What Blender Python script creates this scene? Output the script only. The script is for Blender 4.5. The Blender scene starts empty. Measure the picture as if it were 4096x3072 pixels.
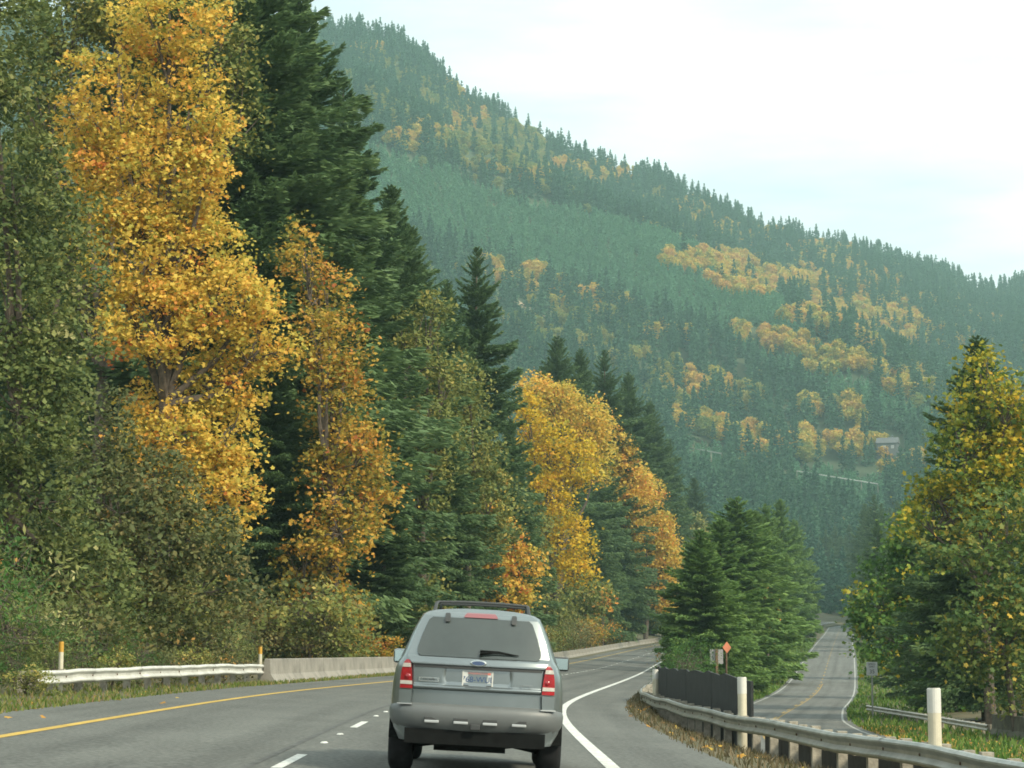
import bpy, math, random
import numpy as np
R_ = math.radians
SC = bpy.context.scene
COL = SC.collection

# ------------------------------------------------------------------ camera
FPX, HOR = 2100.0, 655.0            # focal length in pixels of a 1024 wide frame, row of the horizon
PITCH = math.atan((HOR - 384.0) / FPX)
CAMZ = 1.25
cam_d = bpy.data.cameras.new('camera'); cam = bpy.data.objects.new('camera', cam_d); COL.objects.link(cam)
cam.location = (0, 0, CAMZ); cam.rotation_euler = (math.pi / 2 + PITCH, 0, 0)
cam_d.sensor_width = 36.0; cam_d.lens = 36.0 * FPX / 1024.0
cam_d.clip_start = 0.2; cam_d.clip_end = 9000
SC.camera = cam

# ------------------------------------------------------------------ sky, sun, exposure
SUN_AZ, SUN_EL = R_(130), R_(36)     # azimuth clockwise from +Y (the way the road runs)
wd = bpy.data.worlds.new('World'); SC.world = wd; wd.use_nodes = True
nt = wd.node_tree; nt.nodes.clear()
wo = nt.nodes.new('ShaderNodeOutputWorld'); bg = nt.nodes.new('ShaderNodeBackground')
sky = nt.nodes.new('ShaderNodeTexSky'); sky.sky_type = 'NISHITA'; sky.sun_disc = False
sky.sun_elevation = SUN_EL; sky.sun_rotation = SUN_AZ; sky.air_density = 1.0; sky.dust_density = 2.0
sm = nt.nodes.new('ShaderNodeMix'); sm.data_type = 'RGBA'; sm.blend_type = 'MULTIPLY'
sm.inputs[0].default_value = 1.0; sm.inputs[7].default_value = (0.10, 0.10, 0.10, 1)
tc = nt.nodes.new('ShaderNodeTexCoord'); mp = nt.nodes.new('ShaderNodeMapping'); mp.inputs['Scale'].default_value = (2.2, 2.2, 11)
ns = nt.nodes.new('ShaderNodeTexNoise'); ns.inputs['Scale'].default_value = 1.3; ns.inputs['Detail'].default_value = 6
rp = nt.nodes.new('ShaderNodeValToRGB'); rp.color_ramp.elements[0].position = 0.32; rp.color_ramp.elements[1].position = 0.60
rp.color_ramp.elements[0].color = (0.42, 0.42, 0.42, 1); rp.color_ramp.elements[1].color = (1, 1, 1, 1)
cm = nt.nodes.new('ShaderNodeMix'); cm.data_type = 'RGBA'; cm.inputs[7].default_value = (1.30, 1.42, 1.36, 1)
nt.links.new(tc.outputs['Generated'], mp.inputs['Vector']); nt.links.new(mp.outputs[0], ns.inputs['Vector'])
nt.links.new(ns.outputs['Fac'], rp.inputs[0]); nt.links.new(sky.outputs[0], sm.inputs[6])
nt.links.new(rp.outputs[0], cm.inputs[0]); nt.links.new(sm.outputs[2], cm.inputs[6])
nt.links.new(cm.outputs[2], bg.inputs['Color']); bg.inputs['Strength'].default_value = 1.0
nt.links.new(bg.outputs[0], wo.inputs['Surface'])
sl = bpy.data.lights.new('sun', 'SUN'); sl.energy = 3.9; sl.angle = R_(9); sl.color = (1.0, 0.89, 0.68)
so = bpy.data.objects.new('sun', sl); COL.objects.link(so)
so.rotation_euler = (math.pi / 2 - SUN_EL, 0, -SUN_AZ + math.pi)
so.location = (60, -60, 80)
SC.view_settings.view_transform = 'Standard'; SC.view_settings.look = 'None'
SC.view_settings.gamma = 1.0; SC.view_settings.exposure = 0.32; SC.view_settings.use_curve_mapping = False
SC.render.engine = 'CYCLES'
SC.cycles.max_bounces = 5; SC.cycles.diffuse_bounces = 3; SC.cycles.glossy_bounces = 2
SC.cycles.transmission_bounces = 3; SC.cycles.transparent_max_bounces = 6; SC.cycles.volume_bounces = 0
SC.cycles.use_denoising = True; SC.cycles.filter_width = 1.7
SC.cycles.use_adaptive_sampling = True; SC.cycles.adaptive_threshold = 0.02

# ------------------------------------------------------------------ helpers
CT, ST = math.cos(PITCH), math.sin(PITCH)
def P(px, py, Y):
    """point of the place at distance Y seen at pixel px, py"""
    a = (px - 512.0) / FPX; b = (384.0 - py) / FPX
    y = CT - b * ST; z = ST + b * CT
    return np.array([a * Y / y, Y, CAMZ + z * Y / y])
def proj(x, y, z):
    z = z - CAMZ; d = y * CT + z * ST; u = -y * ST + z * CT
    return 512 + FPX * x / d, 384 - FPX * u / d
def spline(tab):
    t = np.array(tab, float); xs, ys = t[:, 0], t[:, 1]
    n = len(xs); h = np.diff(xs); A = np.zeros((n, n)); b = np.zeros(n)
    A[0, 0] = A[-1, -1] = 1
    for i in range(1, n - 1):
        A[i, i-1] = h[i-1]; A[i, i] = 2 * (h[i-1] + h[i]); A[i, i+1] = h[i]
        b[i] = 6 * ((ys[i+1]-ys[i])/h[i] - (ys[i]-ys[i-1])/h[i-1])
    m = np.linalg.solve(A, b)
    def f(x):
        x = np.clip(np.asarray(x, float), xs[0], xs[-1])
        i = np.clip(np.searchsorted(xs, x) - 1, 0, n - 2)
        d = x - xs[i]; hh = h[i]
        return ys[i] + d * ((ys[i+1]-ys[i])/hh - hh*(2*m[i]+m[i+1])/6 + d*(m[i]/2 + d*(m[i+1]-m[i])/(6*hh)))
    return f

def tag(o, label=None, cat=None, group=None, kind=None):
    if label: o['label'] = label
    if cat: o['category'] = cat
    if group: o['group'] = group
    if kind: o['kind'] = kind
    return o
def link(name, me, parent=None):
    o = bpy.data.objects.new(name, me); COL.objects.link(o)
    if parent is not None: o.parent = parent
    return o
def empty(name, loc=(0, 0, 0), rz=0.0):
    o = bpy.data.objects.new(name, None); o.empty_display_size = 0.2; COL.objects.link(o)
    o.location = tuple(float(v) for v in loc); o.rotation_euler = (0, 0, rz); return o
def mesh(name, verts, faces, mat=None, smooth=False):
    me = bpy.data.meshes.new(name)
    me.from_pydata([tuple(float(c) for c in v) for v in verts], [], faces)
    if mat: me.materials.append(mat)
    if smooth:
        me.polygons.foreach_set('use_smooth', [True] * len(me.polygons)); me.update(); me.set_sharp_from_angle(angle=R_(50))
    me.update(); return me
def kmesh(name, V, k, mat=None, tint=None):
    """V: (n,k,3) polygons of k corners each"""
    n = V.shape[0]; me = bpy.data.meshes.new(name)
    me.vertices.add(n * k); me.vertices.foreach_set('co', V.reshape(-1).astype(np.float32))
    me.loops.add(n * k); me.loops.foreach_set('vertex_index', np.arange(n * k, dtype=np.int32))
    me.polygons.add(n); me.polygons.foreach_set('loop_start', np.arange(0, n * k, k, dtype=np.int32))
    try: me.polygons.foreach_set('loop_total', np.full(n, k, dtype=np.int32))
    except Exception: pass
    if tint is not None:
        at = me.attributes.new('tint', 'FLOAT', 'POINT')
        at.data.foreach_set('value', np.repeat(tint, k).astype(np.float32))
    if mat: me.materials.append(mat)
    me.update(calc_edges=True); return me
def box(V, F, cx, cy, cz, sx, sy, sz):
    b = len(V)
    for dz in (-1, 1):
        for dx, dy in ((-1, -1), (1, -1), (1, 1), (-1, 1)):
            V.append((cx + dx*sx/2, cy + dy*sy/2, cz + dz*sz/2))
    F += [(b, b+3, b+2, b+1), (b+4, b+5, b+6, b+7), (b, b+1, b+5, b+4), (b+1, b+2, b+6, b+5), (b+2, b+3, b+7, b+6), (b+3, b, b+4, b+7)]
def bevbox(name, cx, cy, cz, sx, sy, sz, mat, parent=None, r=0.015):
    """box with chamfered edges"""
    import bmesh
    bm = bmesh.new(); bmesh.ops.create_cube(bm, size=1)
    for v in bm.verts: v.co = (v.co.x*sx + cx, v.co.y*sy + cy, v.co.z*sz + cz)
    bmesh.ops.bevel(bm, geom=list(bm.edges), offset=min(r, 0.45*min(sx, sy, sz)), segments=2, affect='EDGES', profile=0.6)
    me = bpy.data.meshes.new(name); bm.to_mesh(me); bm.free(); me.materials.append(mat)
    return link(name, me, parent)
def tube(V, F, pts, rads, n=6, cap=True):
    pts = np.asarray(pts, float); b0 = len(V); m = len(pts)
    for i in range(m):
        t = pts[min(i+1, m-1)] - pts[max(i-1, 0)]; t = t / (np.linalg.norm(t) + 1e-9)
        u = np.cross(t, (0.31, 0.95, 0.05)); u /= (np.linalg.norm(u) + 1e-9); w = np.cross(t, u)
        for j in range(n):
            a = 2 * math.pi * j / n
            V.append(tuple(pts[i] + rads[i] * (math.cos(a) * u + math.sin(a) * w)))
    for i in range(m - 1):
        for j in range(n):
            F.append((b0 + i*n + j, b0 + i*n + (j+1) % n, b0 + (i+1)*n + (j+1) % n, b0 + (i+1)*n + j))
    if cap:
        F.append(tuple(b0 + j for j in range(n-1, -1, -1))); F.append(tuple(b0 + (m-1)*n + j for j in range(n)))

# ------------------------------------------------------------------ materials
def new_mat(name):
    m = bpy.data.materials.new(name); m.use_nodes = True; t = m.node_tree; t.nodes.clear()
    out = t.nodes.new('ShaderNodeOutputMaterial'); return m, t, out
def pbr(name, col, rough=0.6, metal=0.0, var=0.0, scale=8.0, bump=0.0, bscale=60.0, coat=0.0, col2=None, spec=0.5, emit=None):
    m, t, out = new_mat(name); b = t.nodes.new('ShaderNodeBsdfPrincipled')
    b.inputs['Roughness'].default_value = rough; b.inputs['Metallic'].default_value = metal
    b.inputs['Specular IOR Level'].default_value = spec; b.inputs['Coat Weight'].default_value = coat
    b.inputs['Coat Roughness'].default_value = 0.08
    t.links.new(b.outputs[0], out.inputs['Surface'])
    c1 = tuple(col) + (1,)
    if var > 0 or col2:
        tc = t.nodes.new('ShaderNodeTexCoord'); n = t.nodes.new('ShaderNodeTexNoise')
        n.inputs['Scale'].default_value = scale; n.inputs['Detail'].default_value = 6; n.inputs['Roughness'].default_value = 0.65
        t.links.new(tc.outputs['Object'], n.inputs['Vector'])
        r = t.nodes.new('ShaderNodeValToRGB'); r.color_ramp.elements[0].position = 0.35; r.color_ramp.elements[1].position = 0.66
        ca = tuple(max(0, v * (1 - var)) for v in col) + (1,)
        cb = (tuple(col2) + (1,)) if col2 else tuple(min(1, v * (1 + var)) for v in col) + (1,)
        r.color_ramp.elements[0].color = ca; r.color_ramp.elements[1].color = cb
        t.links.new(n.outputs['Fac'], r.inputs[0]); t.links.new(r.outputs[0], b.inputs['Base Color'])
    else:
        b.inputs['Base Color'].default_value = c1
    if bump > 0:
        tc2 = t.nodes.new('ShaderNodeTexCoord'); n2 = t.nodes.new('ShaderNodeTexNoise'); n2.inputs['Scale'].default_value = bscale
        n2.inputs['Detail'].default_value = 4
        bp = t.nodes.new('ShaderNodeBump'); bp.inputs['Strength'].default_value = bump; bp.inputs['Distance'].default_value = 0.02
        t.links.new(tc2.outputs['Object'], n2.inputs['Vector']); t.links.new(n2.outputs['Fac'], bp.inputs['Height'])
        t.links.new(bp.outputs[0], b.inputs['Normal'])
    if emit:
        b.inputs['Emission Color'].default_value = tuple(emit[:3]) + (1,); b.inputs['Emission Strength'].default_value = emit[3]
    return m
def leaf_mat(name, stops, trans=0.35, jitter=0.12, rough=0.65):
    """colour by the per-leaf attribute tint, a little different from tree to tree"""
    m, t, out = new_mat(name)
    at = t.nodes.new('ShaderNodeAttribute'); at.attribute_name = 'tint'
    oi = t.nodes.new('ShaderNodeObjectInfo')
    ma = t.nodes.new('ShaderNodeMath'); ma.operation = 'MULTIPLY_ADD'; ma.inputs[1].default_value = jitter; ma.inputs[2].default_value = -jitter / 2
    ad = t.nodes.new('ShaderNodeMath'); ad.operation = 'ADD'; ad.use_clamp = True
    t.links.new(oi.outputs['Random'], ma.inputs[0]); t.links.new(ma.outputs[0], ad.inputs[0]); t.links.new(at.outputs['Fac'], ad.inputs[1])
    r = t.nodes.new('ShaderNodeValToRGB'); e = r.color_ramp.elements
    while len(e) < len(stops): e.new(0.5)
    for i, (p, c) in enumerate(stops): e[i].position = p; e[i].color = tuple(c) + (1,)
    t.links.new(ad.outputs[0], r.inputs[0])
    b = t.nodes.new('ShaderNodeBsdfPrincipled'); b.inputs['Roughness'].default_value = rough; b.inputs['Specular IOR Level'].default_value = 0.25
    tr = t.nodes.new('ShaderNodeBsdfTranslucent'); mx = t.nodes.new('ShaderNodeMixShader'); mx.inputs[0].default_value = trans
    t.links.new(r.outputs[0], b.inputs['Base Color']); t.links.new(r.outputs[0], tr.inputs['Color'])
    t.links.new(b.outputs[0], mx.inputs[1]); t.links.new(tr.outputs[0], mx.inputs[2]); t.links.new(mx.outputs[0], out.inputs['Surface'])
    return m

M = {}
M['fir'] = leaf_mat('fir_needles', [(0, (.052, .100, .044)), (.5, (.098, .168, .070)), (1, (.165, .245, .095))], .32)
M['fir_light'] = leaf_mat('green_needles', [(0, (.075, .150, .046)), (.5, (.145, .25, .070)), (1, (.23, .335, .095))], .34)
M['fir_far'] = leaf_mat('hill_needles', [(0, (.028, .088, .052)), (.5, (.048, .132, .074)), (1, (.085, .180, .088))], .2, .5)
M['plant_far'] = leaf_mat('plantation_needles', [(0, (.080, .205, .115)), (.5, (.115, .268, .145)), (1, (.16, .31, .165))], .25, .35)  # blue green of young trees, lightened further for the spur's lit face
M['gold'] = leaf_mat('gold_leaves', [(0, (.26, .28, .05)), (.3, (.60, .48, .09)), (.62, (.70, .44, .075)), (.88, (.66, .28, .06)), (1, (.5, .14, .04))], .4)
M['yellow'] = leaf_mat('yellow_leaves', [(0, (.26, .25, .03)), (.4, (.62, .45, .03)), (.8, (.68, .40, .03)), (1, (.55, .25, .03))], .4)
M['amber'] = leaf_mat('amber_leaves', [(0, (.15, .18, .04)), (.3, (.36, .29, .05)), (.6, (.56, .33, .055)), (.9, (.52, .22, .05)), (1, (.36, .12, .04))], .38)
M['olive'] = leaf_mat('olive_leaves', [(0, (.075, .115, .030)), (.45, (.16, .19, .050)), (.8, (.26, .25, .065)), (1, (.42, .33, .09))], .3)
M['willow'] = leaf_mat('willow_leaves', [(0, (.065, .100, .034)), (.45, (.14, .175, .052)), (.85, (.23, .24, .075)), (1, (.50, .46, .22))], .32)
M['brownish'] = leaf_mat('brown_leaves', [(0, (.06, .085, .032)), (.45, (.125, .14, .048)), (.8, (.21, .175, .065)), (1, (.42, .23, .06))], .3)
M['green'] = leaf_mat('green_leaves', [(0, (.045, .110, .028)), (.5, (.090, .19, .038)), (.85, (.19, .27, .045)), (1, (.60, .47, .04))], .35)
M['greengold'] = leaf_mat('turning_leaves', [(0, (.07, .13, .025)), (.3, (.20, .24, .03)), (.6, (.48, .38, .03)), (1, (.60, .30, .03))], .4)
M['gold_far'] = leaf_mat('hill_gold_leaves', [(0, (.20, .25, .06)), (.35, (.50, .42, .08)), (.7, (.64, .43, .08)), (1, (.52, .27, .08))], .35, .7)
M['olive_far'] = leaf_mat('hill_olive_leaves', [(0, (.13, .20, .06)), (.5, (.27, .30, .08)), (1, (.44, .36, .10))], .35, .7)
M['turning'] = leaf_mat('olive_green_leaves', [(0, (.050, .105, .030)), (.45, (.11, .17, .04)), (.75, (.24, .24, .05)), (1, (.56, .36, .05))], .35)
M['grass'] = leaf_mat('grass_blades', [(0, (.06, .11, .02)), (.5, (.13, .17, .035)), (.8, (.25, .20, .08)), (1, (.30, .20, .10))], .3, 0)
M['greengrass'] = leaf_mat('green_grass_blades', [(0, (.045, .11, .018)), (.6, (.10, .19, .03)), (1, (.22, .23, .06))], .3, 0)
M['dryweed'] = leaf_mat('dry_weed_blades', [(0, (.055, .065, .025)), (.5, (.11, .09, .045)), (1, (.20, .15, .09))], .2, 0)
M['litter'] = leaf_mat('fallen_leaves', [(0, (.22, .11, .03)), (.5, (.45, .24, .04)), (1, (.55, .40, .06))], .2, 0)
M['bark'] = pbr('bark', (.085, .068, .052), .9, var=.45, scale=5, bump=.5, bscale=12)
M['palebark'] = pbr('pale_bark', (.22, .20, .17), .9, var=.4, scale=4, bump=.4, bscale=10)
M['soil'] = pbr('forest_floor', (.055, .062, .024), .95, col2=(.11, .09, .045), var=.2, scale=.35, bump=.6, bscale=2.0)
M['hill'] = pbr('hill_floor', (.040, .070, .032), .95, col2=(.075, .090, .040), var=.2, scale=.012)
M['dirt'] = pbr('tan_dirt', (.30, .22, .14), .95, var=.3, scale=.2, bump=.4, bscale=1)
M['conc'] = pbr('weathered_concrete', (.18, .17, .145), .9, col2=(.26, .245, .21), var=.15, scale=1.6, bump=.25, bscale=25)
M['concdark'] = pbr('mossy_concrete', (.10, .105, .08), .9, col2=(.17, .165, .13), var=.2, scale=2.5, bump=.3, bscale=18)
M['galv'] = pbr('galvanized_steel', (.33, .345, .325), .38, .75, col2=(.45, .455, .43), var=.12, scale=2.2)
M['galvwhite'] = pbr('whitened_steel', (.46, .46, .42), .5, .15, col2=(.60, .60, .55), var=.1, scale=1.8)
M['wood'] = pbr('grey_post_wood', (.30, .275, .22), .9, var=.35, scale=6, bump=.4, bscale=30)
M['rust'] = pbr('rusty_bolt', (.12, .075, .045), .7, .3, var=.3, scale=30)
M['brownwood'] = pbr('brown_post_wood', (.16, .095, .06), .9, var=.3, scale=6)
M['white'] = pbr('white_plastic', (.52, .52, .48), .55, var=.06, scale=5)
M['cream'] = pbr('cream_plastic', (.48, .45, .34), .6, var=.1, scale=5)
M['yellowp'] = pbr('amber_reflector', (.45, .25, .03), .45, var=.1, scale=12)
M['screen'] = pbr('dark_mesh_screen', (.022, .026, .026), .85, var=.3, scale=3, bump=.3, bscale=80)
M['shade_fill'] = pbr('shade_backing', (.035, .032, .026), .9, var=.4, scale=4, bump=.4, bscale=20)  # near black, for the strip that stands in for shade under the rail
M['signback'] = pbr('bare_aluminium', (.34, .34, .34), .5, .4, var=.1, scale=5)
M['signwhite'] = pbr('sign_white', (.50, .52, .52), .5, var=.06, scale=4)
M['orange'] = pbr('sign_orange', (.55, .19, .10), .5, var=.06, scale=4)
M['black'] = pbr('print_black', (.02, .02, .022), .6)
M['house'] = pbr('house_siding', (.10, .108, .112), .8, var=.1, scale=1)
M['houseroof'] = pbr('house_roof', (.10, .105, .11), .8, var=.2, scale=1)
M['pane'] = pbr('house_pane', (.30, .32, .33), .3)
def asphalt(name, base, tracks=True, patch=0.25):
    m, t, out = new_mat(name); b = t.nodes.new('ShaderNodeBsdfPrincipled'); b.inputs['Roughness'].default_value = .82
    b.inputs['Specular IOR Level'].default_value = .35
    t.links.new(b.outputs[0], out.inputs['Surface'])
    tc = t.nodes.new('ShaderNodeTexCoord')
    uv = t.nodes.new('ShaderNodeAttribute'); uv.attribute_name = 'lane'     # x = metres across, y = metres along
    def noise(vec, sc, det=5):
        n = t.nodes.new('ShaderNodeTexNoise'); n.inputs['Scale'].default_value = sc; n.inputs['Detail'].default_value = det
        t.links.new(vec, n.inputs['Vector']); return n.outputs['Fac']
    mpn = t.nodes.new('ShaderNodeMapping'); mpn.inputs['Scale'].default_value = (1.0, .035, 1)
    t.links.new(uv.outputs['Vector'], mpn.inputs['Vector'])
    streak = noise(mpn.outputs[0], 1.6, 5); fine = noise(tc.outputs['Object'], 16, 4); big = noise(tc.outputs['Object'], .35, 4)
    def mathn(op, a, bb):
        n = t.nodes.new('ShaderNodeMath'); n.operation = op
        for i, v in enumerate((a, bb)):
            if isinstance(v, (int, float)): n.inputs[i].default_value = v
            else: t.links.new(v, n.inputs[i])
        return n.outputs[0]
    s = mathn('MULTIPLY_ADD' if False else 'MULTIPLY', streak, .9)
    s = mathn('ADD', s, mathn('MULTIPLY', fine, 2.2)); s = mathn('ADD', s, mathn('MULTIPLY', big, .6))
    sx = t.nodes.new('ShaderNodeSeparateXYZ'); t.links.new(uv.outputs['Vector'], sx.inputs[0])
    tr = mathn('ABSOLUTE', mathn('SUBTRACT', mathn('ABSOLUTE', mathn('SUBTRACT', mathn('ABSOLUTE', sx.outputs[0], 0), 1.83), 0), .9), 0)
    tr = mathn('MAXIMUM', mathn('SUBTRACT', 1.0, mathn('MULTIPLY', tr, 2.4)), 0.0)
    s = mathn('SUBTRACT', s, mathn('MULTIPLY', tr, .17))
    s = mathn('MAXIMUM', mathn('ADD', mathn('SUBTRACT', s, 1.85), 1.0), .25)
    mul = t.nodes.new('ShaderNodeMix'); mul.data_type = 'RGBA'; mul.blend_type = 'MULTIPLY'; mul.inputs[0].default_value = 1
    mul.inputs[6].default_value = tuple(base) + (1,)
    cc = t.nodes.new('ShaderNodeCombineColor')
    for i in range(3): t.links.new(s, cc.inputs[i])
    t.links.new(cc.outputs[0], mul.inputs[7]); t.links.new(mul.outputs[2], b.inputs['Base Color'])
    bp = t.nodes.new('ShaderNodeBump'); bp.inputs['Strength'].default_value = .35; bp.inputs['Distance'].default_value = .01
    t.links.new(fine, bp.inputs['Height']); t.links.new(bp.outputs[0], b.inputs['Normal'])
    return m
M['asphalt'] = asphalt('chip_seal_asphalt', (.092, .096, .087))
M['asphalt2'] = asphalt('side_road_asphalt', (.118, .122, .112))
M['yline'] = pbr('yellow_road_paint', (.42, .28, .045), .7, var=.2, scale=3)
M['wline'] = pbr('white_road_paint', (.50, .51, .48), .7, var=.32, scale=9)
M['seam'] = pbr('tar_seam', (.045, .047, .045), .8, col2=(.085, .088, .082), var=.2, scale=3)
M['fadedwhite'] = pbr('faded_white_paint', (.34, .35, .33), .8, var=.25, scale=1.5)
M['wornyellow'] = pbr('worn_yellow_paint', (.30, .20, .05), .8, var=.25, scale=1.5)

# ------------------------------------------------------------------ the lie of the land
white_x = spline([(-60, 3.6), (0, 1.35), (24, 1.22), (45, 1.10), (55, 1.35), (70, 2.35), (90, 4.1), (120, 6.7), (152, 9.3), (200, 13.3), (275, 21.2), (350, 31.2), (450, 49), (550, 70), (700, 107), (1000, 200)])
dash_z = spline([(-60, -1.15), (0, -1.15), (60, -1.15), (120, -1.10), (195, -.93), (275, .1), (350, 1.5), (450, 3.6), (550, 6), (700, 11), (1000, 22)])
def dash_x(y): return white_x(y) - 3.66
def bank(y): return np.interp(y, [0, 200, 300, 400], [.051, .051, .03, .02])
def zroad(y, d): return CAMZ + dash_z(y) - bank(y) * d
front_x = spline([(-60, 24), (0, 17), (40, 12.2), (62, 11.0), (82, 10.7), (100, 11.9), (125, 15.7), (150, 20.3), (220, 32.2), (272, 40.6), (400, 61.0), (500, 77), (700, 109), (900, 141), (1000, 157)])
front_z = spline([(-60, -3.9), (0, -3.9), (60, -3.85), (100, -3.7), (130, -3.55), (150, -3.45), (220, -2.75), (272, -1.1), (330, .5), (400, 2.2), (500, 4.5), (700, 10), (900, 16), (1000, 19)])
railR = [(-6, 6.9), (10, 6.4), (23.6, 5.78), (28, 5.5), (33.7, 5.02), (40.6, 4.55), (46, 4.3), (53, 4.18), (60, 4.12), (66, 4.15), (72, 4.4), (80, 5.0), (90, 5.9), (100, 6.8)]
railR_x = spline(railR)
def railR_at(y): return np.where(np.asarray(y) < 100, railR_x(np.minimum(y, 100)), white_x(y) + 1.9)
def profile(y):
    """ground heights across the valley at distance y: list of (x, z)"""
    xd = float(dash_x(y)); zl = float(zroad(y, -5.3)); zr = float(zroad(y, 5.3)); xf = float(front_x(y)); zf = CAMZ + float(front_z(y))
    k = float(np.interp(y, [300, 900], [1.0, .35])); mo = float(np.interp(y, [60, 92, 104, 118, 140], [3.2, 2.2, 1.3, .5, 0]))
    out = [(xd - 1500, zl + 330*k), (xd - 400, zl + 128*k), (xd - 120, zl + 36*k), (xd - 60, zl + 15*k), (xd - 40, zl + 8*k), (xd - 28, zl + 3.8), (xd - 18, zl + 1.4), (xd - 11, zl + .4),
           (xd - 8.5, zl + .06), (xd - 6.5, zl + .01), (xd - 5.32, zl - .012), (xd - 5.0, zl - .16), (xd - 4.0, zl - .2), (xd, zroad(y, 0) - .22), (xd + 4.0, zr - .12), (xd + 5.0, zr - .14), (xd + 5.32, zr - .012)]
    xr = float(railR_at(y)); gl = xf - 4.6
    out.append((xd + 5.9, zr - .10))
    zrail = CAMZ - 1.88 + float(np.interp(y, [80, 160], [0, .45])) + float(dash_z(y) + 1.15)
    out.append((max(xr, xd + 6.3), min(zrail, zr - .12)))
    out.append((max(xr + .55, xd + 6.9), min(zrail, zr - .12) - .12))
    xm = xr + .35 * (gl - xr)
    out.append((max(xm, xd + 7.6), .55 * min(zrail, zr - .2) + .45 * zf))
    out += [(gl, zf + .02), (xf - 3.75, zf - .012), (xf - 3.5, zf - .14), (xf, zf - .14), (xf + 3.5 + mo, zf - .14), (xf + 3.75 + mo, zf - .012), (xf + 5.5 + mo, zf - .03), (xf + 9 + mo, zf - .15),
            (xf + 16, zf + .3), (xf + 40, zf + 1.5), (xf + 150, zf + 9), (xf + 500, zf + 30), (xf + 1500, zf + 60)]
    xs = [p[0] for p in out]
    for i in range(1, len(xs)):
        if xs[i] <= xs[i-1]: xs[i] = xs[i-1] + .02
    return xs, [float(p[1]) for p in out]
def gz(x, y):
    xs, zs = profile(min(max(y, -60), 1000)); return float(np.interp(x, xs, zs))

def build_ground():
    ys = list(np.arange(-60, 20, 8)) + list(np.arange(20, 110, 1.5)) + list(np.arange(110, 300, 5)) + list(np.arange(300, 1001, 20))
    V = []; F = []; n = None; rng = random.Random(3)
    for y in ys:
        xs, zs = profile(y); n = len(xs)
        for j, (x, z) in enumerate(zip(xs, zs)):
            w = .05 if j in (7, 8, 18, 19, 20) else 0
            V.append((x, y, z + rng.uniform(-w, w)))
    for i in range(len(ys) - 1):
        for j in range(n - 1):
            F.append((i*n + j, i*n + j + 1, (i+1)*n + j + 1, (i+1)*n + j))
    tag(link('ground', mesh('ground', V, F, M['soil'], True)), kind='structure')
build_ground()

def strip(name, ys, cols, mat, parent=None, fx=None, fz=None, lift=0.0):
    """sheet along a road: cols = offsets across"""
    V = []; F = []; A = []
    ys = np.asarray(ys, float); xc = fx(ys); hd = np.gradient(xc, ys)
    for i, y in enumerate(ys):
        nx, ny = 1 / math.sqrt(1 + hd[i]**2), -hd[i] / math.sqrt(1 + hd[i]**2)
        for d in cols:
            d = d(y) if callable(d) else d
            V.append((xc[i] + nx*d, y + ny*d, float(fz(y, d)) + lift)); A.append((d, y, 0))
    n = len(cols)
    for i in range(len(ys) - 1):
        for j in range(n - 1): F.append((i*n + j, i*n + j+1, (i+1)*n + j+1, (i+1)*n + j))
    me = mesh(name, V, F, mat, True)
    at = me.attributes.new('lane', 'FLOAT_VECTOR', 'POINT'); at.data.foreach_set('vector', np.array(A, np.float32).reshape(-1))
    return link(name, me, parent)
hy = np.concatenate([np.arange(-50, 20, 5), np.arange(20, 120, 2), np.arange(120, 701, 6)])
hw = tag(strip('highway', hy, [-5.35, -3.7, -1.8, 0, 1.8, 3.7, 5.35], M['asphalt'], None, dash_x, zroad), kind='structure')
strip('yellow_edge_line', hy, [-3.74, -3.58], M['yline'], hw, dash_x, zroad, .005)
strip('white_edge_line', hy, [3.57, 3.75], M['wline'], hw, dash_x, zroad, .005)
strip('pavement_seam', hy[hy < 90], [-.34, -.26], M['seam'], hw, dash_x, zroad, .004)
y = 9.7
while y < 330:       # lane dashes with round markers between them
    strip('lane_dash', np.linspace(y, y + 3.0, 3), [-.06, .06], M['wline'], hw, dash_x, zroad, .005)
    for q in (6.2, 9.2):
        V = []; F = []
        x0 = float(dash_x(y + q)); z0 = float(zroad(y + q, 0))
        for k2 in range(8): V.append((x0 + .055*math.cos(k2*math.pi/4), y + q + .10*math.sin(k2*math.pi/4), z0 + .004))
        for k2 in range(8): V.append((x0 + .035*math.cos(k2*math.pi/4), y + q + .06*math.sin(k2*math.pi/4), z0 + .022))
        F = [(k2, (k2+1) % 8, 8 + (k2+1) % 8, 8 + k2) for k2 in range(8)] + [tuple(range(8, 16))]
        link('lane_marker', mesh('lane_marker', V, F, M['wline']), hw)
    y += 12.2
fy = np.concatenate([np.arange(-40, 60, 5), np.arange(60, 300, 4), np.arange(300, 941, 10)])
def mouth(y): return float(np.interp(y, [60, 92, 104, 118, 140], [3.2, 2.2, 1.3, .5, 0]))
def zfront(y, d): return CAMZ + front_z(y)
fr = tag(strip('side_road', fy, [-3.8, -1.6, 0, 1.6, lambda y: 3.8 + mouth(y)], M['asphalt2'], None, front_x, zfront), kind='structure')
strip('white_edge_line', fy, [-3.40, -3.28], M['fadedwhite'], fr, front_x, zfront, .005)
strip('white_edge_line', fy, [lambda y: 3.28 + mouth(y), lambda y: 3.40 + mouth(y)], M['fadedwhite'], fr, front_x, zfront, .005)
cy = 64.0
while cy < 620:      # worn centre line
    strip('centre_dash', np.linspace(cy, cy + (60 if cy < 100 else 3.5), 12 if cy < 100 else 3), [-.16, -.02], M['wornyellow'], fr, front_x, zfront, .005)
    if cy < 100: strip('centre_dash', np.linspace(cy + 38, cy + 150, 24), [.06, .17], M['wornyellow'], fr, front_x, zfront, .005); cy += 60
    cy += 9.0 if cy > 130 else 6.0

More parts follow.
